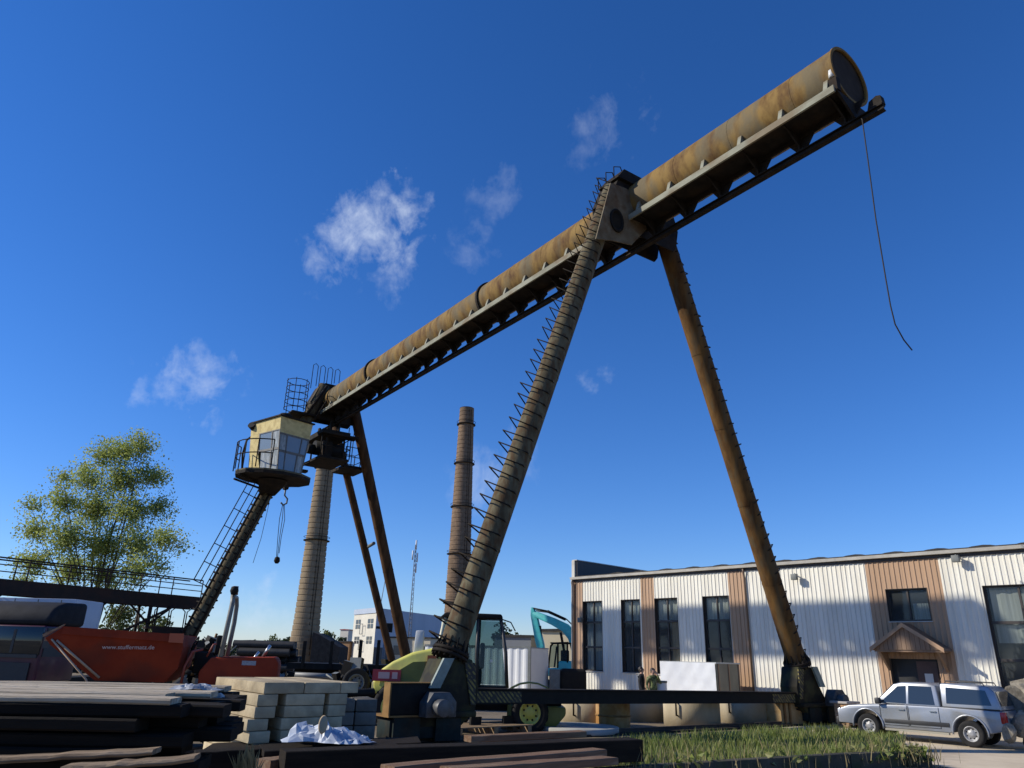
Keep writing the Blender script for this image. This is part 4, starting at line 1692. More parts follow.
b.build('pole', MAST, lp)
b = MB()
b.bx(-.75, .1, -.12, .12, lt, lt + .2)
b.bx(-.1, .55, -.12, .12, lt - .25, lt + .45)
b.build('lamp_head', BLACKS, lp)


def shed_px(name, label, u0, u1, vt, Y, depth, m_, roof=None, rise=0.0, nwin=0):
    p0, p1 = at(u0, 655, Y), at(u1, 655, Y)
    z = at((u0 + u1) / 2, vt, Y).z
    t = thing(name, label, 'building', (p0.x, p0.y, 0), R(-22))
    w = (p1.x - p0.x) * 1.06
    b = MB()
    b.bx(0, w, 0, depth, 0, z - rise)
    b.build('wall', m_, t)
    b = MB()
    b.prism([(-.2, z - rise + .01), (w + .2, z - rise + .01), (w + .2, z - rise + .2), (w * .5, z), (-.2, z - rise + .2)], -.2, depth + .2, 'y')
    b.build('roof', roof or ROOFM, t)
    for k in range(nwin):
        b = MB()
        xx = w * (k + .25) / nwin
        b.bx(xx, xx + w / nwin * .5, -.06, -.01, (z - rise) * .45, (z - rise) * .75)
        b.build('window', WIND, t)
    return t


shed_px('warehouse', 'dark flat warehouse on the horizon behind the pipe stack', 236, 266, 640, 150, 14, mat('dark_blue_sheet', (.07, .08, .10), rough=.6), None, .3, 5)
shed_px('brick_annex', 'small red brown brick annex left of the white house', 334, 350, 641, 150, 8, mat('far_brick', (.32, .19, .10), (.26, .15, .08), rough=.9, scale=2), None, .2, 2)
shed_px('white_block', 'far white and red building glimpsed left of the cream house', 338, 347, 629, 230, 10, HW, mat('red_band_roof', (.3, .05, .04), rough=.6), .3, 2)
shed_px('cream_hall', 'cream hall behind the turquoise excavator boom', 541, 581, 629, 74, 16, mat('cream_hall_wall', (.62, .53, .36), (.55, .47, .31), rough=.9, scale=.4), None, .25, 0)
shed_px('low_workshop', 'low dark roofed workshop behind the white container', 494, 531, 635, 78, 10, mat('grey_workshop', (.20, .21, .22), rough=.8), None, .2, 3)
shed_px('beige_store', 'beige store building right of the lamp post', 388, 432, 637, 110, 12, mat('beige_store_wall', (.56, .49, .36), (.5, .43, .31), rough=.9, scale=.4), None, .2, 2)

# ------------------------------------------------------------------ raised walkway
WKD = mat('walkway_dark_steel', (.03, .022, .018), (.05, .03, .022), rough=.75, scale=2.5, c3=(.07, .03, .02), s3=1.0, amt3=.5)
w0, w1 = Vector((-25.45, 38, 0)), Vector((-19.65, 48, 0))
wd = (w1 - w0).normalized()
WL_ = (w1 - w0).length
wk = thing('raised_walkway', 'raised steel walkway with railings on trestles, left of the crane cab leg', 'walkway', w0, math.atan2(wd.y, wd.x))
b = MB()
b.bx(-10, WL_ + .6, .0, .12, 4.35, 5.02)
b.bx(-10, WL_ + .6, 1.2, 1.32, 4.35, 5.02)
b.bx(-10, WL_ + .6, -.02, 1.34, 5.022, 5.09)
b.build('deck', WKD, wk)
for k in range(11):
    x = -9.6 + 2.15 * k
    for y in ((.03, 1.29) if k % 2 else (.03,)):
        b = MB()
        b.cyl((x, y, 5.09), (x, y, 6.12), .035, n=6)
        b.build('rail_post', WKD, wk)
for y, zs_ in ((.03, (5.45, 5.78, 6.12)), (1.29, (6.12,))):
    for z in zs_:
        b = MB()
        b.cyl((-10, y, z), (WL_ + .3, y, z), .028 if z < 6 else .04, n=6)
        b.build('rail', WKD, wk)
for x in (-6.5, -1.2, 4.4, 8.6):
    for y in (.1, 1.22):
        b = MB()
        b.cyl((x, y, 0), (x, y, 4.36), .09, n=8)
        b.build('trestle_post', WKD, wk)
    b = MB()
    b.cyl((x, .06, 3.3), (x + 1.4, .06, 4.36), .06, n=6)
    b.cyl((x, .06, 3.3), (x - 1.4, .06, 4.36), .06, n=6)
    b.cyl((x, .1, .3), (x, 1.22, 4.2), .05, n=6)
    b.build('brace', WKD, wk)
b = MB()
b.cyl((4.6, -.1, 1.6), (10.0, -.05, 4.4), .08, n=6)
b.build('long_brace', WKD, wk)
b = MB()
b.bx(8.2, 11.2, -1.0, -.05, 3.05, 3.18)
b.bx(8.2, 11.2, -1.02, -.98, 2.75, 3.2)
lnd = b.build('landing', WKD, wk)
b = MB()
for y in (-.95, -.2):
    b.cyl((8.3, y, .1), (8.3, y, 4.3), .05, n=6)
    b.cyl((10.9, y, .1), (10.9, y, 3.1), .05, n=6)
b.build('landing_post', WKD, lnd)
for x in (8.2, 9.3, 10.4):
    b = MB()
    b.path([(x, -.9, 3.18), (x, -.9, 4.1), (x + .25, -.9, 4.28), (x + .7, -.9, 4.28), (x + .95, -.9, 4.1), (x + .95, -.9, 3.18)], .035, 6)
    b.build('hoop_rail', WKD, lnd)
b = MB()
for k in range(8):
    b.bx(8.0 - .33 * k, 8.28 - .33 * k, -.95, -.2, 2.7 - .36 * k, 2.75 - .36 * k)
b.build('stair_tread', WKD, lnd)

# ------------------------------------------------------------------ wheels used by all vehicles


def wheel(parent, c, r, w, axis=(0, 1, 0), rim_m=None, lugs=0, rim_f=.58):
    """tyre with rounded shoulders, dished rim, hub and nuts; axis points to the outer side"""
    ax = Vector(axis).normalized()
    M = Matrix.Translation(c) @ Vector((0, 0, 1)).rotation_difference(ax).to_matrix().to_4x4()
    b = MB()
    b.lathe([(r * rim_f, -w * .40), (r * .80, -w * .5), (r * .95, -w * .47), (r, -w * .33), (r, w * .33), (r * .95, w * .47), (r * .80, w * .5), (r * rim_f, w * .40)], 28, M=M)
    for k in range(lugs):
        a = 2 * math.pi * k / lugs
        for sg in (-1, 1):
            aa = a + (math.pi / lugs if sg > 0 else 0)
            m2 = M @ Matrix.Rotation(aa, 4, 'Z') @ Matrix.Translation((r * .985, 0, sg * w * .24)) @ Matrix.Rotation(sg * .6, 4, 'X')
            b.bx(-.01, r * .05, -r * .05, r * .05, -w * .26, w * .26, M=m2)
    t = b.build('tyre', TYRE, parent)
    b = MB()
    b.lathe([(r * rim_f * 1.02, w * .40), (r * rim_f * .97, w * .43), (r * rim_f * .86, w * .38), (r * rim_f * .80, w * .16), (r * .30, w * .20), (r * .22, w * .32), (r * .10, w * .33), (0, w * .33)], 28, M=M)
    b.lathe([(0, -w * .3), (r * rim_f, -w * .38)], 20, M=M)
    for k in range(6):
        a = 2 * math.pi * k / 6
        b.cyl(M @ Vector((r * .27 * math.cos(a), r * .27 * math.sin(a), w * .18)), M @ Vector((r * .27 * math.cos(a), r * .27 * math.sin(a), w * .27)), r * .035, n=6)
    rmo = b.build('rim', rim_m or CHROME, t)
    b = MB()
    for k in range(8):
        a = 2 * math.pi * (k + .5) / 8
        rr_h = r * rim_f * .62
        b.cyl(M @ Vector((rr_h * math.cos(a), rr_h * math.sin(a), w * .10)), M @ Vector((rr_h * math.cos(a), rr_h * math.sin(a), w * .205)), r * .055, n=8)
    tag(b.build('vent_holes', TYRE, t), kind='stuff')
    return t


# ------------------------------------------------------------------ silver pickup truck
ca_ = R(43)
RW = Vector((13.3, 22.6, 0))
hd = Vector((-math.sin(ca_), math.cos(ca_), 0))
lf = Vector((-hd.y, hd.x, 0))   # left side of the car, towards the camera
cc = RW - lf * .71 + hd * 1.41
car = thing('pickup_truck', 'dusty silver double cab pickup truck with canopy parked before the factory door', 'pickup', (cc.x, cc.y, 0), math.atan2(hd.y, hd.x))
car.scale = (.91, .91, .93)
SILV = mat('dusty_silver_paint', (.33, .35, .39), (.27, .29, .325), rough=.36, metal=.45, scale=2.5, c3=(.33, .29, .22), s3=1.2, amt3=.35, coat=.12, spec=.5)
CARG = glass('car_glass', tint=(.25, .28, .28), opac=.7, base=(.02, .025, .03), rough=.03)
PLAST = mat('black_plastic', (.02, .02, .021), (.03, .03, .03), rough=.55, scale=5)


def arch(cx, cz, r, a0, a1, n=9):
    return [(cx + r * math.cos(R(a0 + (a1 - a0) * i / n)), cz + r * math.sin(R(a0 + (a1 - a0) * i / n))) for i in range(n + 1)]


low = [(-2.52, .52), (-2.56, .78), (-2.52, 1.06), (-1.0, 1.09), (.55, 1.08), (1.25, 1.05), (2.15, .98), (2.45, .88), (2.56, .70), (2.56, .42), (2.05, .40)]
low += arch(1.55, .40, .47, 0, 180)[1:]
low += [(1.02, .36), (-1.0, .36)]
low += arch(-1.55, .40, .47, 0, 180)
low += [(-2.35, .48)]
b = MB()
b.prism(low, -.87, .87, 'y')
body = b.build('body', SILV, car, bevel=.045, seg=3)
gh = [(-.78, 1.07), (-.70, 1.70), (-.45, 1.77), (.35, 1.765), (.62, 1.70), (1.28, 1.09)]


def taper_prism(poly, y, inset, zlo, zhi):
    bb = MB()
    n_ = len(poly)
    vs = []
    for sg in (-1, 1):
        for (x, z) in poly:
            f_ = (z - zlo) / (zhi - zlo)
            vs.append((x, sg * (y - inset * f_), z))
    bb.add(vs, [tuple(range(n_)), tuple(reversed(range(n_, 2 * n_)))] + [(i, n_ + i, n_ + (i + 1) % n_, (i + 1) % n_) for i in range(n_)])
    return bb


cabn = taper_prism(gh, .83, .13, 1.07, 1.77).build('cabin', SILV, body, bevel=.04, seg=3)
cnp = [(-2.50, 1.075), (-2.36, 1.60), (-2.2, 1.74), (-.90, 1.79), (-.82, 1.74), (-.84, 1.08)]
cano2 = taper_prism(cnp, .84, .12, 1.07, 1.79).build('canopy', SILV, body, bevel=.04, seg=3)


def side_pane(poly, y, inset, zlo, zhi, name, par, m_, push=.012):
    for sg in (1, -1):
        bb = MB()
        vs = []
        for (x, z) in poly:
            f_ = (z - zlo) / (zhi - zlo)
            vs.append((x, sg * (y - inset * f_ + push), z))
        for (x, z) in poly:
            f_ = (z - zlo) / (zhi - zlo)
            vs.append((x, sg * (y - inset * f_ - .02), z))
        n_ = len(poly)
        bb.add(vs, [tuple(range(n_)), tuple(reversed(range(n_, 2 * n_)))] + [(i, n_ + i, n_ + (i + 1) % n_, (i + 1) % n_) for i in range(n_)])
        bb.build(name, m_, par)


DG = mat('dark_car_window', (.025, .032, .036), rough=.06, spec=.9)
side_pane([(.26, 1.13), (.22, 1.66), (.48, 1.64), (1.05, 1.14)], .83, .13, 1.07, 1.77, 'window', cabn, DG)
side_pane([(-.62, 1.13), (-.56, 1.66), (.14, 1.67), (.18, 1.13)], .83, .13, 1.07, 1.77, 'window', cabn, DG)
side_pane([(-2.25, 1.20), (-2.12, 1.62), (-1.0, 1.67), (-.98, 1.20)], .84, .12, 1.07, 1.79, 'window', cano2, DG)
b = MB()
b.add([(1.27, -.72, 1.13), (1.27, .72, 1.13), (.67, .64, 1.685), (.67, -.64, 1.685)], [(0, 1, 2, 3)])
b.build('windscreen', DG, cabn)
b = MB()
b.add([(-2.495, -.66, 1.2), (-2.495, .66, 1.2), (-2.37, .60, 1.6), (-2.37, -.60, 1.6)], [(0, 1, 2, 3)])
b.build('rear_window', DG, cano2)
for (xa, xb) in ((.24, 1.10), (-.72, .20)):
    for sg in (1, -1):
        b = MB()
        y0 = sg * .876
        b.path([(xa, y0, .46), (xa, y0, 1.06)], .008, 4)
        b.path([(xb, y0, .46), (xb, y0, 1.06)], .008, 4)
        b.path([(xa, y0, .46), (xb, y0, .46)], .008, 4)
        dr = b.build('door', PLAST, body)
        b = MB()
        b.bx(xa + .08, xa + .26, y0 - .02, y0 + .03, .92, .955)
        b.build('handle', CHROME, dr)
for sg in (1, -1):
    for x in (1.55, -1.55):
        wheel(car, (x, sg * .76, .375), .375, .25, (0, sg, 0), mat('dull_alloy', (.34, .34, .34), (.24, .23, .22), rough=.5, scale=8, metal=.3))
        b = MB()
        b.path([(x + .50 * math.cos(R(-8 + 14 * k)), sg * .885, .40 + .50 * math.sin(R(-8 + 14 * k))) for k in range(15)], .03, 6)
        b.build('arch_trim', SILV, body)
    b = MB()
    b.bx(1.02, 1.18, sg * .85, sg * 1.06, 1.08, 1.26) if sg > 0 else b.bx(1.02, 1.18, -1.06, -.85, 1.08, 1.26)
    b.build('mirror', PLAST, body, bevel=.03)
    b = MB()
    b.bx(-2.58, -2.44, min(sg * .66, sg * .885), max(sg * .66, sg * .885), .72, 1.04)
    b.build('tail_light', mat('red_lens', (.35, .012, .012), rough=.2), body, bevel=.02)
    b = MB()
    b.bx(2.30, 2.575, min(sg * .5, sg * .84), max(sg * .5, sg * .84), .70, .86)
    b.build('headlight', mat('clear_lens', (.55, .57, .6), rough=.1), body, bevel=.03)
    b = MB()
    b.bx(-.95, .98, min(sg * .84, sg * .96), max(sg * .84, sg * .96), .30, .36)
    b.build('side_step', mat('dusty_step', (.32, .29, .22), rough=.6), body)
b = MB()
b.bx(-2.68, -2.5, -.82, .82, .42, .60)
b.build('bumper', CHROME, body, bevel=.03)
b = MB()
b.bx(2.52, 2.66, -.84, .84, .36, .60)
b.build('bumper', PLAST, body, bevel=.04)
b = MB()
b.bx(-2.585, -2.56, -.26, .26, .74, .86)
b.build('number_plate', mat('white_plate', (.6, .6, .58), rough=.5), body)
b = MB()
b.bx(2.50, 2.58, -.48, .48, .66, .84)
b.build('grille', PLAST, body, bevel=.02)
for sg in (-1, 1):
    b = MB()
    b.bx(-.98, 1.0, min(sg * .868, sg * .892), max(sg * .868, sg * .892), .52, .64)
    b.build('side_moulding', PLAST, body, bevel=.008)
    b = MB()
    b.path([(-2.46, sg * .845, 1.09), (-.86, sg * .85, 1.095)], .012, 5)
    b.build('canopy_seal', PLAST, cano2)
b = MB()
b.cyl((-.8, .6, 1.76), (-1.0, .6, 2.25), .012, n=5)
b.build('aerial', PLAST, body)
for sg in (-1, 1):
    b = MB()
    b.path([(-2.1, sg * .62, 1.72), (-2.05, sg * .62, 1.83), (-1.0, sg * .62, 1.85), (-.95, sg * .62, 1.76)], .02, 6)
    b.build('roof_rail', PLAST, body)

# ------------------------------------------------------------------ purple truck at the left edge
tk = thing('lorry', 'purple lorry cab with dark roof fairing, cut off by the left edge', 'lorry', (-15.55, 24.0, 0), 0)
PUR = mat('faded_purple_paint', (.085, .012, .034), (.05, .008, .02), rough=.4, scale=2, c3=(.05, .02, .025), s3=1.5, amt3=.4, coat=.2)
b = MB()
b.bx(-1.22, 1.22, .0, 2.1, .95, 2.62)
tkc = b.build('cab', PUR, tk, bevel=.08, seg=3)
b = MB()
b.prism([(.02, 2.62), (.05, 2.9), (.35, 3.22), (.9, 3.36), (2.1, 3.4), (2.1, 2.62)], -1.26, 1.26, 'x')
b.build('roof_fairing', mat('dark_grey_fairing', (.026, .026, .029), (.018, .018, .02), rough=.75, scale=2), tkc, bevel=.14, seg=4)
b = MB()
b.bx(-1.19, 1.19, -.03, .06, 1.74, 2.57)
b.build('windscreen', glass('lorry_glass', tint=(.2, .25, .25), opac=.75, base=(.02, .03, .03)), tkc, bevel=.02)
b = MB()
b.bx(.28, .36, -.045, -.032, 1.8, 2.48)
b.build('screen_post', PLAST, tkc)
b = MB()
b.bx(-1.15, 1.15, -.08, .0, 1.66, 1.76)
b.build('scuttle', PLAST, tkc)
b = MB()
b.bx(1.222, 1.24, .1, 2.0, 1.7, 2.55)  # black plastic panel added to darken the cab side
b.build('black_side_panel', PLAST, tkc)
b = MB()
b.bx(-1.0, 1.0, -.06, -.002, 1.0, 1.52)
b.build('grille', PLAST, tkc)
b = MB()
b.path([(-.9 + .02 * k, -.10 + .04 * math.sin(k * 1.5), 1.46 + .03 * math.cos(k * 1.5) + .0015 * k) for k in range(40)], .014, 5)
b.build('coiled_hose', CHROME, tkc)
b = MB()
b.bx(-1.26, 1.26, -.25, .2, .45, .93)
b.build('bumper', PUR, tkc, bevel=.05)
for sg in (-1, 1):
    b = MB()
    b.bx(min(sg * .75, sg * 1.15), max(sg * .75, sg * 1.15), -.28, -.24, .58, .80)
    b.build('headlight', MATS['clear_lens'], tkc)
    wheel(tk, (sg * 1.0, 1.2, .5), .5, .3, (sg, 0, 0), GREYP)
    b = MB()
    b.path([(sg * 1.22, .2, 2.4), (sg * 1.42, -.05, 2.42)], .025, 6)
    b.bx(sg * 1.42 - .1, sg * 1.42 + .1, -.16, -.06, 1.95, 2.45)
    b.build('mirror', PLAST, tkc)
b = MB()
b.bx(-.45, .45, 2.1, 7.0, .75, 1.0)
b.build('chassis', BLACKS, tk)
q = at(106, 600, 36)
tr = thing('box_trailer', 'white box trailer in bluish shade under the walkway behind the lorry', 'trailer', (q.x - 2.7, 36, 0), R(0))
b = MB()
b.bx(-9.5, 1.3, 0, 2.5, 1.1, q.z)
tb = b.build('box', mat('shaded_white_trailer_side', (.52, .55, .60), (.45, .48, .53), rough=.5, scale=.8), tr, bevel=.03)  # bluish tone paints the shade on a white box
for k in range(10):
    b = MB()
    b.bx(-9.3 + 1.1 * k, -9.26 + 1.1 * k, -.02, -.001, 1.15, q.z - .05)
    b.build('side_rib', GREYP, tb)
for x in (-.6, .6 - 2.4, -6.5):
    wheel(tr, (x, .25, .5), .5, .3, (0, -1, 0), GREYP)
b = MB()
b.bx(-9.3, 1.2, .5, 2.0, .8, 1.098)
b.build('chassis', BLACKS, tr)

# ------------------------------------------------------------------ orange site dumper
ORG = mat('worn_orange_paint', (.29, .040, .013), (.21, .026, .010), rough=.7, scale=1.5, c3=(.12, .035, .02), s3=1.4, amt3=.45)
ORGD = mat('dirty_skip_bottom', (.10, .06, .04), (.16, .05, .025), rough=.8, scale=2)
dp = thing('site_dumper', 'orange site dumper with pointed skip in front of the lorry', 'dumper', (-7.72, 17.7, 0), R(14))
dp.scale = (1.07, 1.07, 1.03)
# local: x as world, forward is -x
y0, y1 = -.95, .95
outer = [(-1.78, 2.36), (-2.06, 2.14), (-1.96, 2.02), (-1.08, 1.36), (.18, 1.34), (.40, 1.62), (.45, 2.04), (.42, 2.27)]


def skip_v(poly, ins):
    vs = []
    for sg in (-1, 1):
        for (x, z) in poly:
            f_ = max(0, (2.2 - z) / .9)
            vs.append((x, sg * (.97 - .22 * f_) * ins, z))
    return vs


n_ = len(outer)
b = MB()
vs = skip_v(outer, 1)
b.add(vs, [tuple(range(n_)), tuple(reversed(range(n_, 2 * n_)))] + [(i, n_ + i, n_ + i + 1, i + 1) for i in range(n_ - 1)])
inn = [(x * .96 - .02, z + .0) for x, z in outer]
sk = b.build('skip', ORG, dp)
so_ = sk.modifiers.new('shell', 'SOLIDIFY')
so_.thickness = .03
so_.offset = 0
for sg in (-1, 1):
    b = MB()
    yy = sg * .985
    b.prism([(-1.78, 2.37), (-1.80, 2.22), (.44, 2.12), (.43, 2.28)], yy - .03, yy + .03, 'y')
    b.build('skip_rim', ORG, sk)
b = MB()
b.prism([(.18, 2.12), (.46, 2.11), (.45, 2.30), (.18, 2.30)], -1.03, -1.018, 'y')
b.build('skip_patch', mat('lighter_orange_patch', (.42, .09, .03), rough=.55), sk)
b = MB()
b.path([(-1.86, -.965, 2.1), (-1.0, -.80, 1.40)], .025, 5)
b.path([(-1.95, -.98, 2.12), (-1.2, -.95, 1.38), (-1.1, -.95, 1.2)], .02, 5)
b.build('skip_edge_bar', mat('bare_worn_edge', (.42, .30, .2), rough=.5), sk)
b = MB()
b.bx(-2.1, -1.85, -.9, .9, 2.08, 2.15)
b.prism([(-2.1, 2.16), (-1.8, 2.37), (-1.77, 2.42), (-2.13, 2.2)], -1.0, -.94, 'y')
b.build('skip_lip', mat('bare_rusty_lip', (.36, .24, .15), (.22, .1, .05), rough=.7, scale=6), sk)
# lettering on the skip side
fc = bpy.data.curves.new('lettering', 'FONT')
fc.body = 'www.stuffermatz.de'
fc.size = .118
fc.extrude = .002
fo_ = bpy.data.objects.new('lettering_tmp', fc)
col.objects.link(fo_)
bpy.context.view_layer.update()
me = bpy.data.meshes.new_from_object(fo_.evaluated_get(bpy.context.evaluated_depsgraph_get()))
bpy.data.objects.remove(fo_)
lm = mat('faded_white_lettering', (.62, .50, .44), rough=.7)
me.materials.clear()
me.materials.append(lm)
lo_ = bpy.data.objects.new('lettering', me)
link(lo_, sk)
lo_.matrix_local = Matrix.Translation((-1.02, -.985, 1.955)) @ Matrix.Rotation(R(-1.2), 4, 'Y') @ Matrix.Rotation(R(90 + 13), 4, 'X')
# rear body
b = MB()
b.prism([(.85, 1.0), (.80, 1.55), (1.0, 1.85), (2.28, 1.88), (2.36, 1.75), (2.36, 1.0)], -.72, .72, 'y')
rb = b.build('engine_body', ORG, dp, bevel=.05)
b = MB()
b.bx(1.62, 1.90, -.735, -.722, 1.70, 1.79)
b.build('sticker', mat('grey_sticker', (.35, .36, .38), (.2, .2, .22), rough=.6, scale=40), rb)
b = MB()
b.bx(.2, 2.3, -.5, .5, .62, 1.0)
b.build('chassis', BLACKS, dp)
b = MB()
b.bx(.62, 1.0, -.35, .35, 1.5, 1.95)
b.bx(1.0, 1.12, -.35, .35, 1.9, 2.3)
b.build('seat', BLACKS, dp, bevel=.04)
b = MB()
b.path([(.42, 0, 1.6), (.55, 0, 2.1)], .03, 6)
b.path([(.55 + .17 * math.cos(R(30 * k)) * .3, .17 * math.sin(R(30 * k)), 2.1 + .17 * math.cos(R(30 * k)) * .9) for k in range(12)], .018, 5, closed=True)
b.build('steering_wheel', BLACKS, dp)
RB = mat('grey_roll_bar_paint', (.22, .21, .17), (.13, .12, .1), rough=.5, scale=4)
b = MB()
b.path([(1.15, -.62, 1.5), (1.22, -.62, 2.6), (1.24, -.60, 2.98), (1.22, -.5, 3.14), (1.2, .5, 3.16), (1.22, .60, 2.98), (1.22, .62, 2.6), (1.15, .62, 1.5)], .05, 10)
b.build('roll_bar', RB, dp)
b = MB()
b.cyl((1.21, -.1, 3.19), (1.21, -.1, 3.38), .07, .06, n=12)
b.build('beacon', mat('red_beacon', (.4, .09, .05), rough=.3), dp)
b = MB()
b.lathe([(0, .11), (.07, .09), (.09, 0), (.06, -.08), (0, -.09)], 12, c=(1.24, -.58, 3.24))
b.build('work_lamp', BLACKS, dp)
b = MB()
b.path([(.5, -.7, 1.2), (.52, -.72, 1.65), (.62, -.7, 1.95), (.8, -.6, 2.0)], .03, 6)
b.path([(.9, -.6, 1.85), (1.0, -.65, 2.1), (1.05, -.6, 2.12)], .02, 6)
b.build('hoses', mat('red_hose', (.25, .05, .03), rough=.5), dp)
b = MB()
b.cyl((2.0, -.3, 1.88), (2.12, -.32, 2.12), .035, n=8)
b.build('exhaust', CHROME, dp)
for sg in (-1, 1):
    wheel(dp, (-.65, sg * .85, .66), .66, .42, (0, sg, 0), ORG, 16)
    wheel(dp, (1.6, sg * .85, .66), .66, .42, (0, sg, 0), ORG, 16)

# ------------------------------------------------------------------ lime tractor loader behind the front leg
LIME = mat('lime_yellow_paint', (.74, .69, .14), (.62, .57, .11), rough=.4, scale=1.5, coat=.2, c3=(.35, .32, .1), s3=2, amt3=.3)
OLIVE = mat('olive_green_paint', (.16, .17, .03), (.11, .12, .022), rough=.5, scale=1.5)
tc_ = thing('wheeled_loader', 'lime yellow tractor loader with a glass cab behind the front crane leg', 'tractor', (-1.12, 23.95, 0), 0)
tc_.scale = (.95, .93, 1.0)
prof = [(-2.90, .95), (-2.95, 1.25), (-2.80, 1.55), (-2.35, 1.85), (-1.75, 2.12), (-1.1, 2.26), (-.7, 2.27), (-.7, .95)]
b = MB()
b.prism(prof, -.72, .72, 'y')
hdn = b.build('hood', LIME, tc_, bevel=.10, seg=3)
b = MB()
b.prism([(-2.55, 1.05), (-2.4, 1.45), (-1.7, 1.85), (-.8, 1.9), (-.8, 1.05)], -.745, -.725, 'y')
b.build('hood_side_panel', OLIVE, hdn)
b = MB()
b.bx(-2.93, -2.05, -.80, -.748, 1.30, 1.62)
rf = b.build('light_panel', mat('red_panel', (.36, .03, .04), rough=.4), hdn)
b = MB()
b.bx(-2.75, -2.4, -.812, -.802, 1.37, 1.55)
b.bx(-2.32, -2.15, -.812, -.802, 1.37, 1.55)
b.build('panel_field', mat('pinkish_white_panel', (.55, .36, .33), rough=.5), rf)
b = MB()
b.prism([(-1.75, 2.0), (-1.7, 2.75), (-1.45, 2.75), (-1.42, 2.1)], -.5, -.32, 'y')
b.build('air_intake', mat('white_intake', (.62, .62, .58), rough=.5), hdn, bevel=.03)
b = MB()
b.bx(-1.25, -.92, -.80, -.748, 1.72, 2.05)
b.build('reflector', mat('orange_reflector', (.42, .09, .02), rough=.35), hdn)
b = MB()
b.bx(-2.95, -2.72, -.70, -.3, 1.0, 1.28)
b.build('headlight', mat('yellowish_lens', (.55, .5, .25), rough=.2), hdn, bevel=.03)
# cab
KF = PLAST
b = MB()
b.prism([(-.75, 1.05), (1.30, 1.05), (1.30, 1.22), (-.75, 1.22)], -.75, .75, 'y')
kb = b.build('cab_base', BLACKS, tc_, bevel=.03)
corners = [((-1.05, 1.2), (-.78, 3.16)), ((.34, 1.2), (.30, 3.16)), ((1.28, 1.2), (1.02, 3.16))]
for i, ((xa, za), (xb, zb)) in enumerate(corners):
    for sg in (-1, 1):
        b = MB()
        b.path([(xa, sg * .74, za), ((xa + xb) / 2 + (.06 if i == 2 else -.03), sg * .75, (za + zb) / 2), (xb, sg * .66, zb)], .055, 8)
        b.build('cab_pillar', mat('cream_pillar', (.60, .57, .40), rough=.5) if i == 0 else KF, kb)
b = MB()
b.prism([(-.95, 3.14), (1.1, 3.14), (1.05, 3.28), (-.75, 3.30)], -.76, .76, 'y')
b.build('cab_roof', BLACKS, kb, bevel=.05)
TG = glass('tractor_glass', tint=(.55, .68, .68), opac=.38, base=(.03, .05, .05), rough=.03)
for sg in (-1, 1):
    b = MB()
    b.add([(-1.0, sg * .735, 1.24), (.32, sg * .735, 1.24), (.28, sg * .665, 3.12), (-.76, sg * .665, 3.12)], [(0, 1, 2, 3)])
    b.build('side_pane', TG, kb)
    b = MB()
    b.add([(.38, sg * .735, 1.24), (1.24, sg * .735, 1.24), (1.0, sg * .665, 3.12), (.34, sg * .665, 3.12)], [(0, 1, 2, 3)])
    b.build('side_pane', TG, kb)
b = MB()
b.add([(-1.06, -.72, 1.24), (-1.06, .72, 1.24), (-.79, .64, 3.12), (-.79, -.64, 3.12)], [(0, 1, 2, 3)])
b.build('front_pane', TG, kb)
b = MB()
b.add([(1.28, -.72, 1.24), (1.28, .72, 1.24), (1.03, .64, 3.12), (1.03, -.64, 3.12)], [(0, 1, 2, 3)])
b.build('rear_pane', TG, kb)
b = MB()
b.bx(-.1, .45, -.28, .28, 1.25, 1.7)
b.bx(.38, .52, -.26, .26, 1.7, 2.45)
b.build('seat', BLACKS, kb, bevel=.05)
b = MB()
b.path([(1.0, -.7, 3.15), (1.35, -.72, 3.05), (1.5, -.72, 2.8)], .02, 5)
b.build('work_light_arm', KF, kb)
b = MB()
b.bx(.72, .80, -.77, -.74, 1.9, 1.98)
b.build('door_handle', CHROME, kb)
# rear frame, mudguards, tank
b = MB()
b.prism([(1.3, .12), (2.75, .12), (3.12, .5), (3.12, .72), (1.3, .76)], -.7, .55, 'y')
b.build('rear_body', OLIVE, tc_, bevel=.06)
b = MB()
for k in range(8):
    a0, a1 = R(160 - 17 * k), R(160 - 17 * (k + 1))
    for (rr0, rr1) in ((.94, .99),):
        b.prism([(2.0 + rr0 * math.cos(a0), .55 + rr0 * .85 * math.sin(a0)), (2.0 + rr1 * math.cos(a0), .55 + rr1 * .85 * math.sin(a0)),
                 (2.0 + rr1 * math.cos(a1), .55 + rr1 * .85 * math.sin(a1)), (2.0 + rr0 * math.cos(a1), .55 + rr0 * .85 * math.sin(a1))], -.95, -.4, 'y')
b.build('mudguard', OLIVE, tc_)
b = MB()
b.bx(-2.7, 3.0, -.4, .4, .55, .94)
b.build('frame', BLACKS, tc_)
for sg in (-1, 1):
    wheel(tc_, (-.55, sg * .95, .80), .80, .5, (0, sg, 0), LIME, 18)
    wheel(tc_, (-2.2, sg * .85, .62), .62, .42, (0, sg, 0), LIME, 16)
    wheel(tc_, (2.0, sg * .80, .55), .55, .38, (0, sg, 0), LIME, 14)

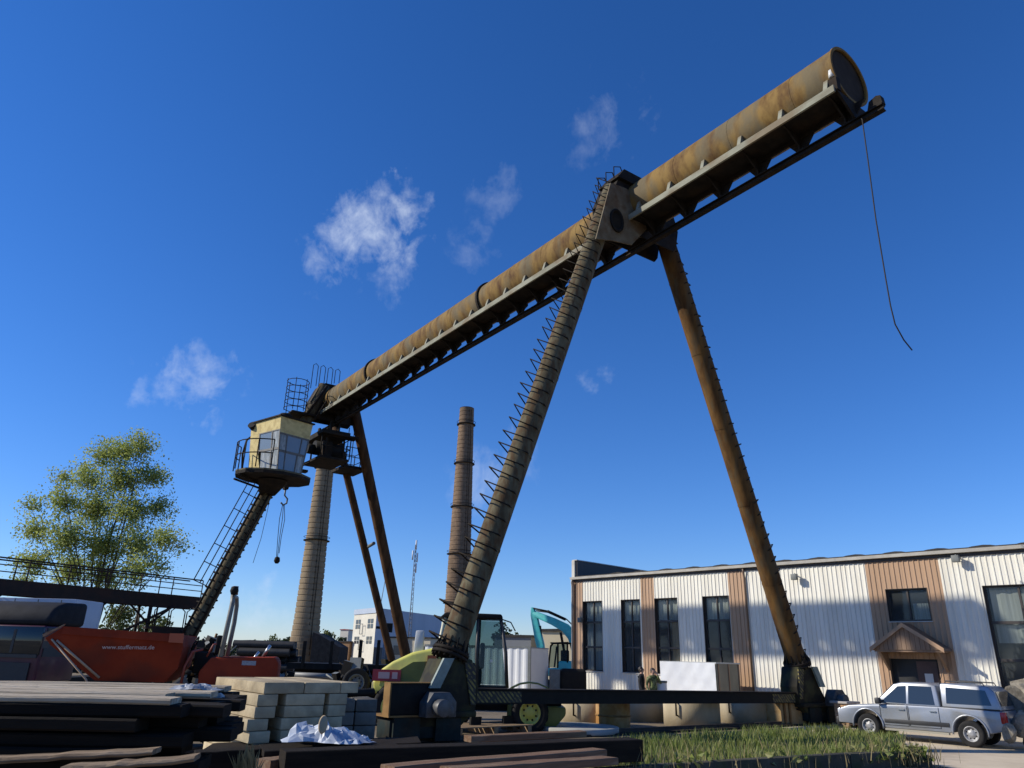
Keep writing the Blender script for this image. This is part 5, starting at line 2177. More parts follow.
# ------------------------------------------------------------------ white container and turquoise excavator
q0 = at(532, 678, 38)
ct = thing('shipping_container', 'white container between the tractor cab and the turquoise excavator', 'container', (q0.x - .1 - 6.0 * math.cos(R(25)), 38 + 6.0 * math.sin(R(25)), 0), R(-25))
CTW = mat('white_container_paint', (.74, .74, .72), (.66, .66, .64), rough=.5, scale=.7)
b = MB()
nn = 60
zt = 2.46
for i in range(nn + 1):
    x = 6.0 * i / nn
    d = -.03 if i % 4 in (1, 2) else 0
    b.v += [(x, d, .12), (x, d, zt)]
for i in range(nn):
    b.f.append((2 * i, 2 * i + 2, 2 * i + 3, 2 * i + 1))
    b.sm.append(False)
b.build('side_wall', CTW, ct, fix=False)
b = MB()
b.bx(0, 6.0, .04, 2.4, .1, zt)
b.build('box', CTW, ct)
b = MB()
b.bx(-.03, 6.03, -.05, .03, zt, zt + .09)
b.bx(-.03, 6.03, -.05, .03, .0, .118)
b.bx(5.9, 6.04, -.06, .02, .12, zt - .002)
b.build('frame', GREYP, ct)
b = MB()
b.bx(-.02, 6.02, .031, 2.42, zt + .002, zt + .05)
b.build('roof', mat('grey_container_roof', (.30, .32, .36), rough=.6), ct)

ex = thing('excavator', 'turquoise crawler excavator with folded boom at the building corner', 'excavator', (3.4 - 3.4 * math.cos(R(24)), 47 + 3.4 * math.sin(R(24)), 0), R(-24))
ex.scale = (1.2, 1.1, 1.08)
TUR = mat('turquoise_paint', (.08, .52, .50), (.06, .42, .41), rough=.45, scale=2, c3=(.08, .30, .29), s3=3, amt3=.35)
b = MB()
b.prism([(3.55, 1.9), (3.95, 1.9), (3.85, 2.8), (3.62, 3.30), (3.2, 3.70), (2.5, 4.02), (1.55, 4.36), (1.30, 4.30), (1.42, 4.08), (2.35, 3.66), (2.95, 3.32), (3.28, 2.9)], -.18, .18, 'y')
b.build('boom', TUR, ex, bevel=.03)
b = MB()
b.prism([(1.20, 4.62), (1.32, 4.60), (1.52, 4.2), (1.92, 2.6), (2.02, 1.75), (1.78, 1.70), (1.46, 2.8), (1.20, 4.15)], -.14, .14, 'y')
b.build('arm', TUR, ex, bevel=.025)
b = MB()
b.cyl((1.30, 0, 4.56), (2.1, 0, 4.40), .05, n=8)
b.cyl((2.1, 0, 4.40), (3.1, 0, 3.95), .08, n=8)
b.cyl((3.1, -.22, 2.2), (2.9, -.22, 3.25), .07, n=8)
b.cyl((1.7, 0, 3.6), (1.85, 0, 2.2), .06, n=8)
b.build('hydraulic_ram', BLACKS, ex)
b = MB()
b.path([(1.5, -.1, 4.42), (2.4, -.12, 4.3), (3.2, -.12, 3.95), (3.75, -.1, 3.4), (3.9, -.1, 2.8)], .035, 6)
b.build('hydraulic_hose', BLACKS, ex)
b = MB()
b.prism([(1.75, 1.75), (2.1, 1.72), (2.15, 1.25), (1.7, .95), (1.35, 1.05), (1.28, 1.3), (1.55, 1.45)], -.32, .32, 'y')
b.build('bucket', mat('rusty_bucket', (.24, .13, .07), (.12, .07, .04), rough=.7, scale=4), ex)
b = MB()
b.prism([(2.45, .95), (2.40, 1.35), (3.55, 1.45), (3.6, .95)], -1.0, 1.0, 'y')
b.build('deck', TUR, ex, bevel=.05)
b = MB()
b.bx(3.0, 5.2, -1.0, 1.0, .98, 1.75)
b.build('engine_cover', TUR, ex, bevel=.12, seg=3)
b = MB()
for (p, r) in (((2.5, 1.4), (2.62, 2.5)), ((3.0, 1.35), (3.0, 2.6)), ((3.5, 1.45), (3.5, 2.62))):
    b.path([(p[0], -.95, p[1]), (r[0], -.95, r[1])], .05, 6)
    b.path([(p[0], .0, p[1]), (r[0], .0, r[1])], .05, 6)
b.path([(2.62, -.95, 2.5), (2.75, -.95, 2.64), (3.55, -.95, 2.68)], .06, 6)
b.build('cab_frame', BLACKS, ex)
b = MB()
b.bx(2.6, 3.6, -1.0, .05, 2.62, 2.70)
b.build('cab_roof', BLACKS, ex, bevel=.03)
b = MB()
b.add([(2.5, -.95, 1.4), (3.5, -.95, 1.4), (3.5, -.95, 2.62), (2.64, -.95, 2.55)], [(0, 1, 2, 3)])
b.build('cab_pane', TG, ex)
b = MB()
b.bx(3.05, 3.4, -.7, -.3, 1.45, 2.3)
b.build('seat', BLACKS, ex, bevel=.05)
for y in (-.85, .85):
    b = MB()
    pr_ = [(2.5, .02), (4.9, .02), (5.2, .2), (5.2, .55), (4.95, .78), (2.45, .78), (2.2, .55), (2.2, .2)]
    b.prism(pr_, y - .25, y + .25, 'y')
    tk_ = b.build('track', TYRE, ex, bevel=.06)
b = MB()
b.bx(1.6, 2.3, -1.0, 1.0, .1, .6)
b.build('dozer_blade', TUR, ex)

# ------------------------------------------------------------------ timber pile in the left foreground
TPM = Matrix.Rotation(R(6.5), 4, 'Z')


def timber(name, m_, x0, x1, y0_, y1_, z0, z1, label, group, seed, origin, rz, tilt=0.0, cat='timber'):
    """rough sawn beam with slightly wavy faces; x along the beam"""
    rr = random.Random(seed)
    b = MB()
    nseg = 12
    for i in range(nseg + 1):
        f = i / nseg
        x = x0 + (x1 - x0) * f
        dz, dy = rr.uniform(-.005, .005), rr.uniform(-.006, .006)
        e = .012
        for (yy, zz) in ((y0_ + e, z0), (y1_ - e, z0), (y1_, z0 + e), (y1_, z1 - e), (y1_ - e, z1), (y0_ + e, z1), (y0_, z1 - e), (y0_, z0 + e)):
            b.v.append((x, yy + dy, zz + dz + tilt * (x - x0)))
    for i in range(nseg):
        for k in range(8):
            b.f.append((i * 8 + k, i * 8 + (k + 1) % 8, (i + 1) * 8 + (k + 1) % 8, (i + 1) * 8 + k))
            b.sm.append(False)
    b.f += [tuple(reversed(range(8))), tuple(nseg * 8 + k for k in range(8))]
    b.sm += [False, False]
    o = b.build(name, m_)
    o.location = origin
    o.rotation_euler = (0, 0, rz)
    return tag(o, label, cat, group)


PO = Vector((-2.1, 5.25, 0))
PRZ = R(7)
ztop = 1.785
LORD = ['top', 'second', 'third', 'fourth', 'fifth', 'sixth', 'seventh', 'eighth', 'ninth', 'tenth', 'eleventh', 'twelfth', 'thirteenth']
ROWN = ['front', 'second', 'third', 'fourth', 'fifth', 'sixth', 'seventh', 'rear']
hgt = .078
for li in range(13):
    z1_ = ztop - (.046 + (li - 1) * (hgt + .007) if li else 0)
    y = 0.0
    k = 0
    while y < 1.55:
        w = rnd.uniform(.22, .30)
        top_l = li == 0
        xe = rnd.uniform(-.32, .10)
        if li == 0:
            xe = (-.10, -.22, .02, -.3, -.1, -.2)[k % 6]
        elif li == 1:
            xe = (-.02, .20, .1, .2, .1, .1)[k % 6]
        elif li == 3:
            xe = (.02, .26, .2, .2, .1, .1)[k % 6]
        elif li in (5, 6, 7):
            xe += .12
        off = rnd.uniform(-.03, .03) if not top_l else 0
        if k == 0 and li in (2, 4, 6):
            off = -.05
        if li < 4 or k < 2:
            timber('timber', TIML if top_l else TIMD, -6.2, xe, y + off, y + off + w - .012, z1_ - (.042 if top_l else hgt), z1_,
                   ('pale grey plank on top of the timber pile, %s row from the camera' % ROWN[k]) if top_l else ('dark weathered beam of the timber pile, %s layer down, %s row' % (LORD[li], ROWN[k])),
                   'top planks of the timber pile' if top_l else 'dark beams of the timber pile', li * 17 + k, PO, PRZ, rnd.uniform(-.002, .002))
        y += w
        k += 1
# bearers between the layers
for k, x in enumerate((-5.2, -2.6, -.55)):
    timber('timber', TIMD, x, x + .14, .05, 1.5, ztop - 13 * (hgt + .007) - .5, ztop - 13 * (hgt + .007), 'cross bearer under the timber pile, %s from the left edge' % ('first', 'second', 'third')[k], 'bearers of the timber pile', 900 + k, PO, PRZ)
# loose boards leaning out at the bottom of the pile
for (ua, va, ub, vb, Y, m_, seed, lab) in ((-30, 760, 152, 750, 4.75, TIMT, 61, 'bent pale board sticking out low at the front of the timber pile'),
                                           (60, 768, 194, 757, 4.6, TIMT, 62, 'lower pale board end sticking out below the bent board')):
    p0, p1 = at(ua, va, Y), at(ub, vb, Y + .12)
    L_ = (p1 - p0).length
    o = timber('board', m_, 0, L_, 0, .18, -.03, 0, lab, 'loose boards', seed, p0, math.atan2(p1.y - p0.y, p1.x - p0.x), (p1.z - p0.z) / L_)
# dark sleepers lower right of the pile
for k in range(3):
    timber('sleeper', TIMD, -.4, .42 + .06 * k, .1 + .3 * k, .36 + .3 * k, 1.20 - .0 * k - .17 - .02 * k, 1.24 - .02 * k, 'short dark sleeper poking out at the right end of the timber pile, %s row' % ROWN[k], 'sleeper ends', 70 + k, PO, PRZ)
# crumpled foil on the pile


def crumple(name, label, cat, c, sx, sy, h, m_, seed, n=17, rz=0):
    rr = random.Random(seed)
    b = MB()
    pk = [(rr.uniform(-.7, .7), rr.uniform(-.6, .6), rr.uniform(.25, .5), rr.uniform(.4, 1)) for _ in range(6)]
    for i in range(n + 1):
        for j in range(n + 1):
            u, v = i / n * 2 - 1, j / n * 2 - 1
            edge = max(abs(u), abs(v)) > .98
            ju, jv = rr.uniform(-.7, .7) / n, rr.uniform(-.7, .7) / n
            z = max(0, max(a * (1 - math.hypot(u - x, v - y) / (w * 1.6)) for x, y, w, a in pk))
            z = h * (z * .8 + (0 if edge else rr.uniform(0, .24)))
            k = 1 + .16 * math.sin(5 * math.atan2(v, u) + seed) + rr.uniform(-.05, .05)
            b.v.append(((u + ju) * sx * k, (v + jv) * sy * k, max(.004, z)))
    for i in range(n):
        for j in range(n):
            a = i * (n + 1) + j
            if rr.random() < .5:
                b.f += [(a, a + n + 1, a + n + 2), (a, a + n + 2, a + 1)]
            else:
                b.f += [(a, a + n + 1, a + 1), (a + 1, a + n + 1, a + n + 2)]
            b.sm += [False, False]
    o = b.build(name, m_, fix=False)
    o.location = c
    o.rotation_euler = (0, 0, rz)
    return tag(o, label, cat)


FOIL = mat('white_blue_sheet', (.62, .64, .66), (.40, .46, .55), rough=.5, scale=3, c3=(.10, .14, .24), s3=2.4, amt3=.55)  # dark blue patches paint shade into the folds
FOILG = mat('grey_foil', (.45, .46, .47), (.2, .21, .23), rough=.4, scale=6)
q = at(196, 690, 6.2)
crumple('plastic_sheet', 'grey crumpled foil lying on the end of the timber pile', 'sheet', (q.x, q.y, ztop), .17, .10, .07, FOILG, 3, 13)
q = at(212, 692, 6.3)
crumple('plastic_sheet', 'small grey foil scrap at the very end of the timber pile', 'sheet', (q.x, q.y, ztop - .09), .09, .08, .14, FOILG, 4, 9)

# ------------------------------------------------------------------ concrete beams stacked behind the timber
q = at(265, 682.5, 13.4)
BRZ = math.atan2(.62, .78)
BO = Vector((q.x, q.y, 0))
bh = .18
ORD = ['top', 'second', 'third', 'fourth', 'fifth', 'sixth', 'seventh', 'eighth', 'ninth', 'tenth', 'eleventh', 'twelfth', 'thirteenth']
for li in range(7):
    z1_ = q.z - li * (bh + .009)
    if z1_ < .32:
        break
    offx = (0, -.09, -.11, -.21, -.15, -.05, -.05)[li]
    segs = [(.0, .72), (.735, 1.42), (1.43, 1.78)] if li == 0 else [(offx, offx + .36), (.44 + offx * .3, 1.16 + offx * .3), (1.25 + offx * .3, 1.62 + offx * .5)]
    for si, (xa, xb) in enumerate(segs):
        b = MB()
        b.bx(xa, xb, 0, 2.5, z1_ - bh, z1_)
        o = b.build('concrete_beam', CONCB, None, bevel=.012)
        o.location = BO
        o.rotation_euler = (0, 0, BRZ)
        tag(o, 'pale concrete beam, %s in the %s layer of the stack before the dumper' % (('left with lit end', 'middle', 'right')[si], ORD[li]), 'concrete beam', 'stacked concrete beams')
q2 = at(334, 699, 15.4)
for li in range(4):
    for k in range(2):
        b = MB()
        b.bx(k * .44, k * .44 + .42, 0, .9, max(0, q2.z - (li + 1) * .24 + .012), q2.z - li * .24)
        o = b.build('concrete_block', mat('shaded_grey_concrete', (.19, .18, .16), (.13, .12, .105), rough=.9, scale=3, bump=.4, bscale=20, rand=.1), None, bevel=.018)  # darker concrete colour paints the shade over this stack
        o.location = (q2.x, q2.y, 0)
        o.rotation_euler = (0, 0, R(22))
        tag(o, 'grey concrete block, %s of the %s layer in the lower stack right of the beams' % (('left', 'right')[k], ORD[li]), 'concrete block', 'lower stack of concrete blocks')
b = MB()
pa, pb = at(336, 694, 15.8), at(374, 692, 16.2)
pts_ = [pa.lerp(pb, k / 40) for k in range(41)]
b.path(pts_, [.07 + (.010 if k % 2 else 0) for k in range(41)], 12)
o = b.build('drain_hose', BLACKS)
tag(o, 'black ribbed drain hose lying on the lower block stack', 'hose')
q = at(332, 741, 12.9)
crumple('plastic_sheet', 'crumpled white and blue plastic sheet before the concrete beams', 'sheet', (q.x, q.y, q.z), .62, .36, .34, FOIL, 8, 17)
b = MB()
qa = at(323, 724.5, 12.65)
b.lathe([(0, .02), (.12, .015), (.14, 0), (.12, -.015), (0, -.015)], 20, M=Matrix.Translation(qa) @ Matrix.Rotation(R(70), 4, 'X') @ Matrix.Rotation(R(35), 4, 'Y') @ Matrix.Scale(.55, 4, (1, 0, 0)))
o = b.build('cardboard_lid', mat('tan_lid_board', (.42, .32, .2), rough=.8))
tag(o, 'tan oval lid lying on the white plastic sheet', 'lid')
# plank the sheet lies on
pa, pb = at(262, 747, 12.6), at(392, 741, 13.4)
timber('plank', TIMD, 0, (pb - pa).length, -.4, .5, -.10, -.01, 'dark plank under the white plastic sheet', None, 31, pa, math.atan2(pb.y - pa.y, pb.x - pa.x), (pb.z - pa.z) / (pb - pa).length, 'plank')

# ------------------------------------------------------------------ long beams across the foreground
for (ua, va, ub, vb, Ya, Yb, w, h, m_, seed, lab) in (
        (196, 752, 300, 746, 12.2, 12.9, .34, .40, TIMD, 86, 'dark sleeper before the foot of the concrete beam stack'),
        (205, 748, 420, 741, 13.0, 13.6, .9, .30, TIMD, 87, 'wide dark timber baulk that carries the concrete beam stack'),
        (285, 751, 640, 739, 11.6, 14.6, .42, .36, TIMD, 81, 'long dark squared log lying across the foreground below the crane foot'),
        (392, 766, 604, 749, 9.9, 12.7, .30, .10, TIMR, 82, 'reddish brown plank lying in the foreground, farthest of the flat planks'),
        (455, 768, 615, 757, 9.3, 11.9, .30, .10, TIMR, 83, 'reddish brown plank with split end in the foreground, nearest to the camera'),
        (470, 736, 585, 731, 16.4, 18.0, .30, .12, TIMR, 84, 'short brown board on top of the long dark log'),
        (268, 760, 296, 757, 11.8, 12.2, .35, .5, TIMR, 85, 'sawn log end standing left of the long dark log')):
    pa, pb = at(ua, va, Ya), at(ub, vb, Yb)
    timber('squared_log', m_, 0, (pb - pa).length, -w * .2, w * .8, -h, 0, lab, None, seed, pa, math.atan2(pb.y - pa.y, pb.x - pa.x), (pb.z - pa.z) / (pb - pa).length, 'log')

# ------------------------------------------------------------------ pallet, concrete rings and tanks behind the sill beam
pl = thing('wooden_pallet', 'low pale wooden pallet in front of the sill beam', 'pallet', onz(458, 739), R(38))
PW = mat('pallet_wood', (.36, .26, .16), (.24, .16, .095), rough=.85, scale=2, stretch=(1, 6, 6), rand=.15)
for k in range(6):
    b = MB()
    b.bx(.0, 2.6, .22 * k, .22 * k + .15, .24, .27)
    b.build('slat', PW, pl)
for k in range(3):
    b = MB()
    b.bx(1.2 * k, 1.2 * k + .14, 0, 1.25, .05, .238)
    b.build('bearer', PW, pl)
for (x, hgt_) in ((.75, .2), (1.9, .2)):
    b = MB()
    b.prism([(x, .272), (x + .36, .272), (x + .38, .272 + hgt_), (x + .02, .272 + hgt_)], .5, .58, 'y')
    b.build('bracket', BLACKS, pl)
RINGC = mat('concrete_ring', (.50, .42, .29), (.40, .33, .22), rough=.9, scale=1.5, stretch=(1, 1, .6), c3=(.31, .25, .16), s3=1.0, amt3=.45, bump=.25, bscale=18, rand=.06)
for i, (u, Y, r, lab) in enumerate(((590, 26.3, 1.0, 'pale yellowish concrete well ring behind the low lid, leftmost of the rings'), (642, 29.3, .98, 'concrete well ring in half shade, second of the row'),
                                    (692, 27.4, .96, 'concrete well ring with a lifting loop, third of the row'), (745, 29.6, 1.0, 'concrete well ring nearest the right crane leg'))):
    c = at(u, 720, Y)
    t = thing('concrete_ring', lab, 'concrete ring', (c.x, c.y, 0), 0, 'concrete well rings')
    b = MB()
    b.lathe([(r - .1, 0), (r, 0), (r, .86), (r - .02, .88), (r - .08, .88), (r - .1, .86), (r - .1, 0)], 40)
    b.build('shell', RINGC, t)
    b = MB()
    an_ = math.atan2(-c.y, -c.x) - .5
    d_ = Vector((math.cos(an_), math.sin(an_), 0))
    e_ = Vector((-d_.y, d_.x, 0))
    b.path([d_ * (r - .02) + Vector((0, 0, .35)), d_ * (r + .09) + Vector((0, 0, .36)), d_ * (r + .09) + Vector((0, 0, .75)), d_ * (r - .02) + Vector((0, 0, .76))], .03, 6)
    b.build('lifting_loop', DARKS, t)
    b = MB()
    b.lathe([(r * .55, .01), (0, .01)], 24)
    b.build('base', RINGC, t)
c = at(613, 720, 25.0)
t = thing('rusty_tank', 'ochre rusty upright tank between the first two concrete rings', 'tank', (c.x, c.y, 0))
b = MB()
b.lathe([(0, 0), (.52, 0), (.54, .05), (.54, .84), (.5, .9), (0, .92)], 24)
b.build('shell', mat('ochre_rust_tank', (.40, .22, .07), (.28, .13, .04), rough=.8, scale=3, c3=(.5, .36, .2), s3=2, amt3=.4), t)
b = MB()
b.lathe([(.54, .4), (.56, .41), (.56, .45), (.54, .46)], 24)
b.build('band', RUSTBOX, t)
c = at(785, 722, 29.0)
t = thing('rusty_hopper', 'ochre sheet steel hopper leaning beside the right crane foot', 'hopper', (c.x, c.y, 0), R(30))
b = MB()
b.prism([(-.75, 0), (.75, 0), (.62, .9), (-.75, .9)], -.5, .5, 'y')
b.build('box', mat('tan_rust_sheet', (.44, .31, .15), (.33, .2, .08), rough=.8, scale=2.5), t, bevel=.02)
for x in (-.62, -.35):
    b = MB()
    b.bx(x, x + .07, -.56, -.502, .0, .95)
    b.build('rib', RUSTBOX, t)
b = MB()
b.path([(.05, -.55, .55), (.3, -.56, .5), (.42, -.56, .3)], .03, 6)
b.build('lever', DARKS, t)
c = at(577, 729, 23.9)
t = thing('manhole_cover', 'flat round concrete lid lying before the concrete rings', 'lid', (c.x, c.y, 0))
b = MB()
b.lathe([(0, .02), (1.22, .02), (1.25, .05), (1.25, .17), (1.22, .19), (.36, .21), (.34, .16), (0, .16)], 48)
b.build('slab', mat('pale_grey_lid', (.42, .41, .37), (.33, .32, .28), rough=.85, scale=1.5), t)
b = MB()
b.path([(-.6, -.15, .19), (-.6, -.15, .27), (-.6, .15, .27), (-.6, .15, .19)], .015, 5)
b.build('lifting_loop', DARKS, t)

# ------------------------------------------------------------------ wrapped crate, barrel
wc = at(718, 690, 33.5)
wz = R(43.6)     # facade direction
wb = thing('wrapped_crate', 'large crate wrapped in white sheeting before the factory wall', 'crate', (wc.x, wc.y, 0), YB + math.pi / 2)
b = MB()
hw_ = 2.02
n1 = 26
rr = random.Random(4)
for i in range(n1 + 1):
    for j in range(13):
        x = 2.85 * i / n1
        z = hw_ * j / 12
        d = .02 * math.sin(x * 2.1 + z * 1.2) + .012 * math.sin(x * 5.3 - z * 2.9 + 1) + .008 * math.sin(x * 9.1 + z * 7)
        b.v.append((x, d + .09, z))
for i in range(n1):
    for j in range(12):
        a = i * 13 + j
        b.f.append((a, a + 13, a + 14, a + 1))
        b.sm.append(True)
b.build('front_sheet', mat('white_tarpaulin', (.66, .67, .68), (.58, .59, .61), rough=.5, scale=2), wb, fix=False)
b = MB()
b.bx(.0, 2.85, -1.9, .03, 0, hw_ - .03)
b.build('crate_box', mat('grey_olive_board', (.26, .245, .19), (.21, .195, .15), rough=.8, scale=2, stretch=(1, 1, .4)), wb)
b = MB()
b.bx(-.03, 2.88, -1.93, .06, hw_ - .028, hw_ + .03)
b.build('top_sheet', mat('grey_top_sheet', (.42, .43, .42), rough=.6), wb)
for k in range(3):
    b = MB()
    b.bx(-.04, -.001, -1.85 + .85 * k, -1.78 + .85 * k, 0, hw_ - .03)
    b.build('batten', CANP, wb)
bc = at(661, 690, 32.5)
bb_ = thing('white_drum', 'small white drum beside the two people', 'drum', (bc.x, bc.y, 0))
b = MB()
b.lathe([(0, 0), (.24, 0), (.25, .04), (.25, .45), (.265, .47), (.25, .5), (.25, 1.22), (.24, 1.26), (0, 1.26)], 20)
b.build('shell', mat('white_drum_plastic', (.62, .63, .62), rough=.5), bb_)
b = MB()
b.lathe([(.25, 1.2), (.27, 1.21), (.27, 1.28), (.0, 1.29)], 20)
b.build('lid', GREYP, bb_)
dk = at(588, 684, 36)
mc = thing('compressor_box', 'dark rounded machine cover beside the left building corner', 'machine', (at(575, 690, 40).x, 40, 0))
b = MB()
b.bx(-.75, .55, -.5, .5, 0, 1.55)
b.build('cover', BLACKS, mc, bevel=.18, seg=4)
b = MB()
b.bx(-1.3, -.77, -.3, .3, 0, 1.5)
b.build('side_box', GREYP, mc, bevel=.03)

# ------------------------------------------------------------------ two people
SKIN = mat('skin', (.45, .27, .19), rough=.6)


def person(label, loc, rz, jacket, trousers, hair, phone_arm, h=1.77, hood=False):
    k = h / 1.77
    t = thing('person', label, 'person', loc, rz)
    J = {}
    vs, es, rad = [], [], []

    def v(name, p, r):
        J[name] = len(vs)
        vs.append(Vector(p) * k)
        rad.append(r * k)

    def e(*names):
        for a, b_ in zip(names[:-1], names[1:]):
            es.append((J[a], J[b_]))
    v('pelvis', (0, 0, .98), .155)
    v('waist', (0, .0, 1.12), .145)
    v('chest', (.0, .0, 1.32), .165)
    v('upper', (.0, 0, 1.43), .13)
    v('neck', (.01, 0, 1.51), .055)
    v('jaw', (.035, 0, 1.575), .075)
    v('head', (.02, 0, 1.665), .098)
    v('crown', (.01, 0, 1.735), .065)
    for sg, n in ((1, 'l'), (-1, 'r')):
        v('hip' + n, (0, sg * .09, .92), .105)
        v('knee' + n, (.03, sg * .10, .50), .068)
        v('ank' + n, (-.02, sg * .11, .09), .045)
        v('toe' + n, (.14, sg * .13, .045), .04)
        v('sh' + n, (0, sg * .185, 1.42), .075)
        if phone_arm and sg > 0:
            v('el' + n, (.12, sg * .30, 1.18), .055)
            v('wr' + n, (.16, sg * .15, 1.45), .04)
            v('ha' + n, (.11, sg * .11, 1.58), .042)
        else:
            v('el' + n, (-.03, sg * .27, 1.15), .055)
            v('wr' + n, (.08, sg * .27, .92), .04)
            v('ha' + n, (.13, sg * .26, .83), .042)
        e('pelvis', 'hip' + n, 'knee' + n, 'ank' + n, 'toe' + n)
        e('upper', 'sh' + n, 'el' + n, 'wr' + n, 'ha' + n)
        wr_, ha_ = vs[J['wr' + n]], vs[J['ha' + n]]
        d = (ha_ - wr_).normalized()
        sd_ = d.cross(Vector((1, .3, 0))).normalized()
        for fi in range(4):
            v('f%s%d' % (n, fi), (ha_ / k + d * .045 + sd_ * (.026 - .017 * fi)), .0095)
            v('g%s%d' % (n, fi), (ha_ / k + d * (.095 - .008 * abs(fi - 1)) + sd_ * (.028 - .019 * fi) + Vector((.015, 0, 0))), .008)
            e('ha' + n, 'f%s%d' % (n, fi), 'g%s%d' % (n, fi))
        v('t' + n, (ha_ / k + sd_ * .055 + d * .02), .010)
        e('ha' + n, 't' + n)
    e('pelvis', 'waist', 'chest', 'upper', 'neck', 'jaw', 'head', 'crown')
    me = bpy.data.meshes.new('body')
    me.from_pydata([tuple(x) for x in vs], es, [])
    o = bpy.data.objects.new('body_tmp', me)
    col.objects.link(o)
    sm = o.modifiers.new('skin', 'SKIN')
    sm.use_smooth_shade = True
    for i, r in enumerate(rad):
        sv = me.skin_vertices[0].data[i]
        sv.radius = (r, r)
        sv.use_root = (i == J['pelvis'])
    o.modifiers.new('sub', 'SUBSURF').render_levels = 2
    o.modifiers['sub'].levels = 2
    bpy.context.view_layer.update()
    m2 = bpy.data.meshes.new_from_object(o.evaluated_get(bpy.context.evaluated_depsgraph_get()))
    bpy.data.objects.remove(o)
    m2.name = 'body'
    m2.materials.clear()
    for mm in (jacket, trousers, SKIN, PLAST):
        m2.materials.append(mm)
    hands = [vs[J['hal']], vs[J['har']]]
    for p in m2.polygons:
        c_ = p.center
        p.use_smooth = True
        if c_.z > 1.50 * k or any((c_ - q_).length < .085 * k for q_ in hands):
            p.material_index = 2
        elif c_.z > .86 * k:
            p.material_index = 0
        elif c_.z < .10 * k:
            p.material_index = 3
        else:
            p.material_index = 1
    ob = bpy.data.objects.new('body', m2)
    link(ob, t)
    b = MB()
    b.lathe([(.0, .11), (.06, .10), (.095, .055), (.105, 0), (.098, -.05), (.08, -.09)], 18, M=Matrix.Translation((-.012 * k, 0, 1.675 * k)) @ Matrix.Rotation(R(-14), 4, 'Y') @ Matrix.Scale(k, 4))
    b.build('hair', hair, t)
    b = MB()
    b.lathe([(.07, .06), (.085, .03), (.075, 0), (.06, 0)], 16, c=(0, 0, 1.455 * k))
    b.build('collar', jacket, t)
    b = MB()
    b.lathe([(.0, .028), (.012, .01), (.018, -.02), (.0, -.028)], 8, c=(.122 * k, 0, 1.645 * k))
    for sg in (-1, 1):
        b.lathe([(0, .026), (.016, .015), (.018, -.015), (0, -.026)], 8, c=(.01, sg * .100 * k, 1.65 * k))
    b.build('face_features', SKIN, t)
    b = MB()
    for sg in (-1, 1):
        b.lathe([(0, .010), (.010, .006), (.012, -.004), (0, -.01)], 8, c=(.108 * k, sg * .035 * k, 1.675 * k))
    b.bx(.104, .109, -.026, .026, 1.585 * k, 1.593 * k)
    b.build('eyes_and_mouth', mat('dark_eye', (.05, .03, .025), rough=.4), t)
    return t


HAIRD = mat('dark_hair', (.03, .022, .016), rough=.6)
BLKJ = mat('black_jacket', (.018, .018, .02), (.03, .03, .032), rough=.8, scale=8)
CAMO = mat('green_camouflage_jacket', (.16, .19, .07), (.06, .07, .03), rough=.8, scale=9, detail=2, lo=.45, hi=.52, c3=(.28, .27, .15), s3=7, amt3=.8)
DKT = mat('dark_trousers', (.03, .03, .035), (.05, .045, .04), rough=.85, scale=6)
p1 = at(641, 667, 32.6)
p2 = at(652.5, 668, 32.2)
person('person in a black jacket standing left of the one in camouflage', (p1.x, p1.y, 0), R(-20), BLKJ, DKT, HAIRD, False, 1.80)
person('person in a green camouflage jacket holding a hand to the ear', (p2.x, p2.y, 0), R(-75), CAMO, DKT, HAIRD, True, 1.76)

# ------------------------------------------------------------------ bricks, rubble, kerb wall
q = onz(852, 728)
bp = thing('brick_pallet', 'small stack of tan bricks on a pallet in front of the pickup', 'brick stack', (q.x, q.y + .3, 0), R(35))
BRK = mat('tan_brick', (.50, .32, .18), (.40, .24, .13), rough=.9, scale=5, rand=.2)
bm0 = MB()
bm0.bx(0, .24, 0, .115, 0, .10)
br0 = None
for li in range(6):
    for ix in range(3):
        for iy in range(4):
            loc = (ix * .25 - .35 + rnd.uniform(-.006, .006), iy * .125 - .25, .14 + li * .106)
            if br0 is None:
                br0 = bm0.build('brick', BRK, bp, bevel=.006)
                br0.location = loc
            else:
                copyob(br0, bp, loc)
b = MB()
for k in range(4):
    b.bx(-.42, .45, -.3 + .18 * k, -.2 + .18 * k, .10, .135)
b.bx(-.42, -.32, -.3, .36, 0, .1)
b.bx(.35, .45, -.3, .36, 0, .1)
b.build('pallet', PW, bp)
b = MB()
b.bx(-.42, .45, -.32, .36, .78, .86)
b.build('wrapping', mat('grey_wrap', (.36, .33, .3), rough=.6), bp, bevel=.02)
RUB = mat('rubble_concrete', (.25, .22, .17), (.14, .12, .09), rough=.95, scale=4, bump=.6, bscale=12, rand=.2)


def rock(name, c, sz, m_, seed, label, cat, group):
    rr = random.Random(seed)
    bm = bmesh.new()
    bmesh.ops.create_icosphere(bm, subdivisions=4, radius=1)
    ph = [(Vector((rr.gauss(0, 1), rr.gauss(0, 1), rr.gauss(0, 1))).normalized(), rr.uniform(.42, .78)) for _ in range(15)]
    for v_ in bm.verts:
        for d, l in ph:
            k = v_.co.dot(d)
            if k > l:
                v_.co -= d * (k - l)
        v_.co *= 1 + rr.uniform(-.012, .012)
    me = bpy.data.meshes.new(name)
    bm.to_mesh(me)
    bm.free()
    me.materials.append(m_)
    o = bpy.data.objects.new(name, me)
    o.location = c
    o.scale = sz
    o.rotation_euler = (rr.uniform(0, 3), rr.uniform(0, 3), rr.uniform(0, 3))
    link(o)
    return tag(o, label, cat, group)


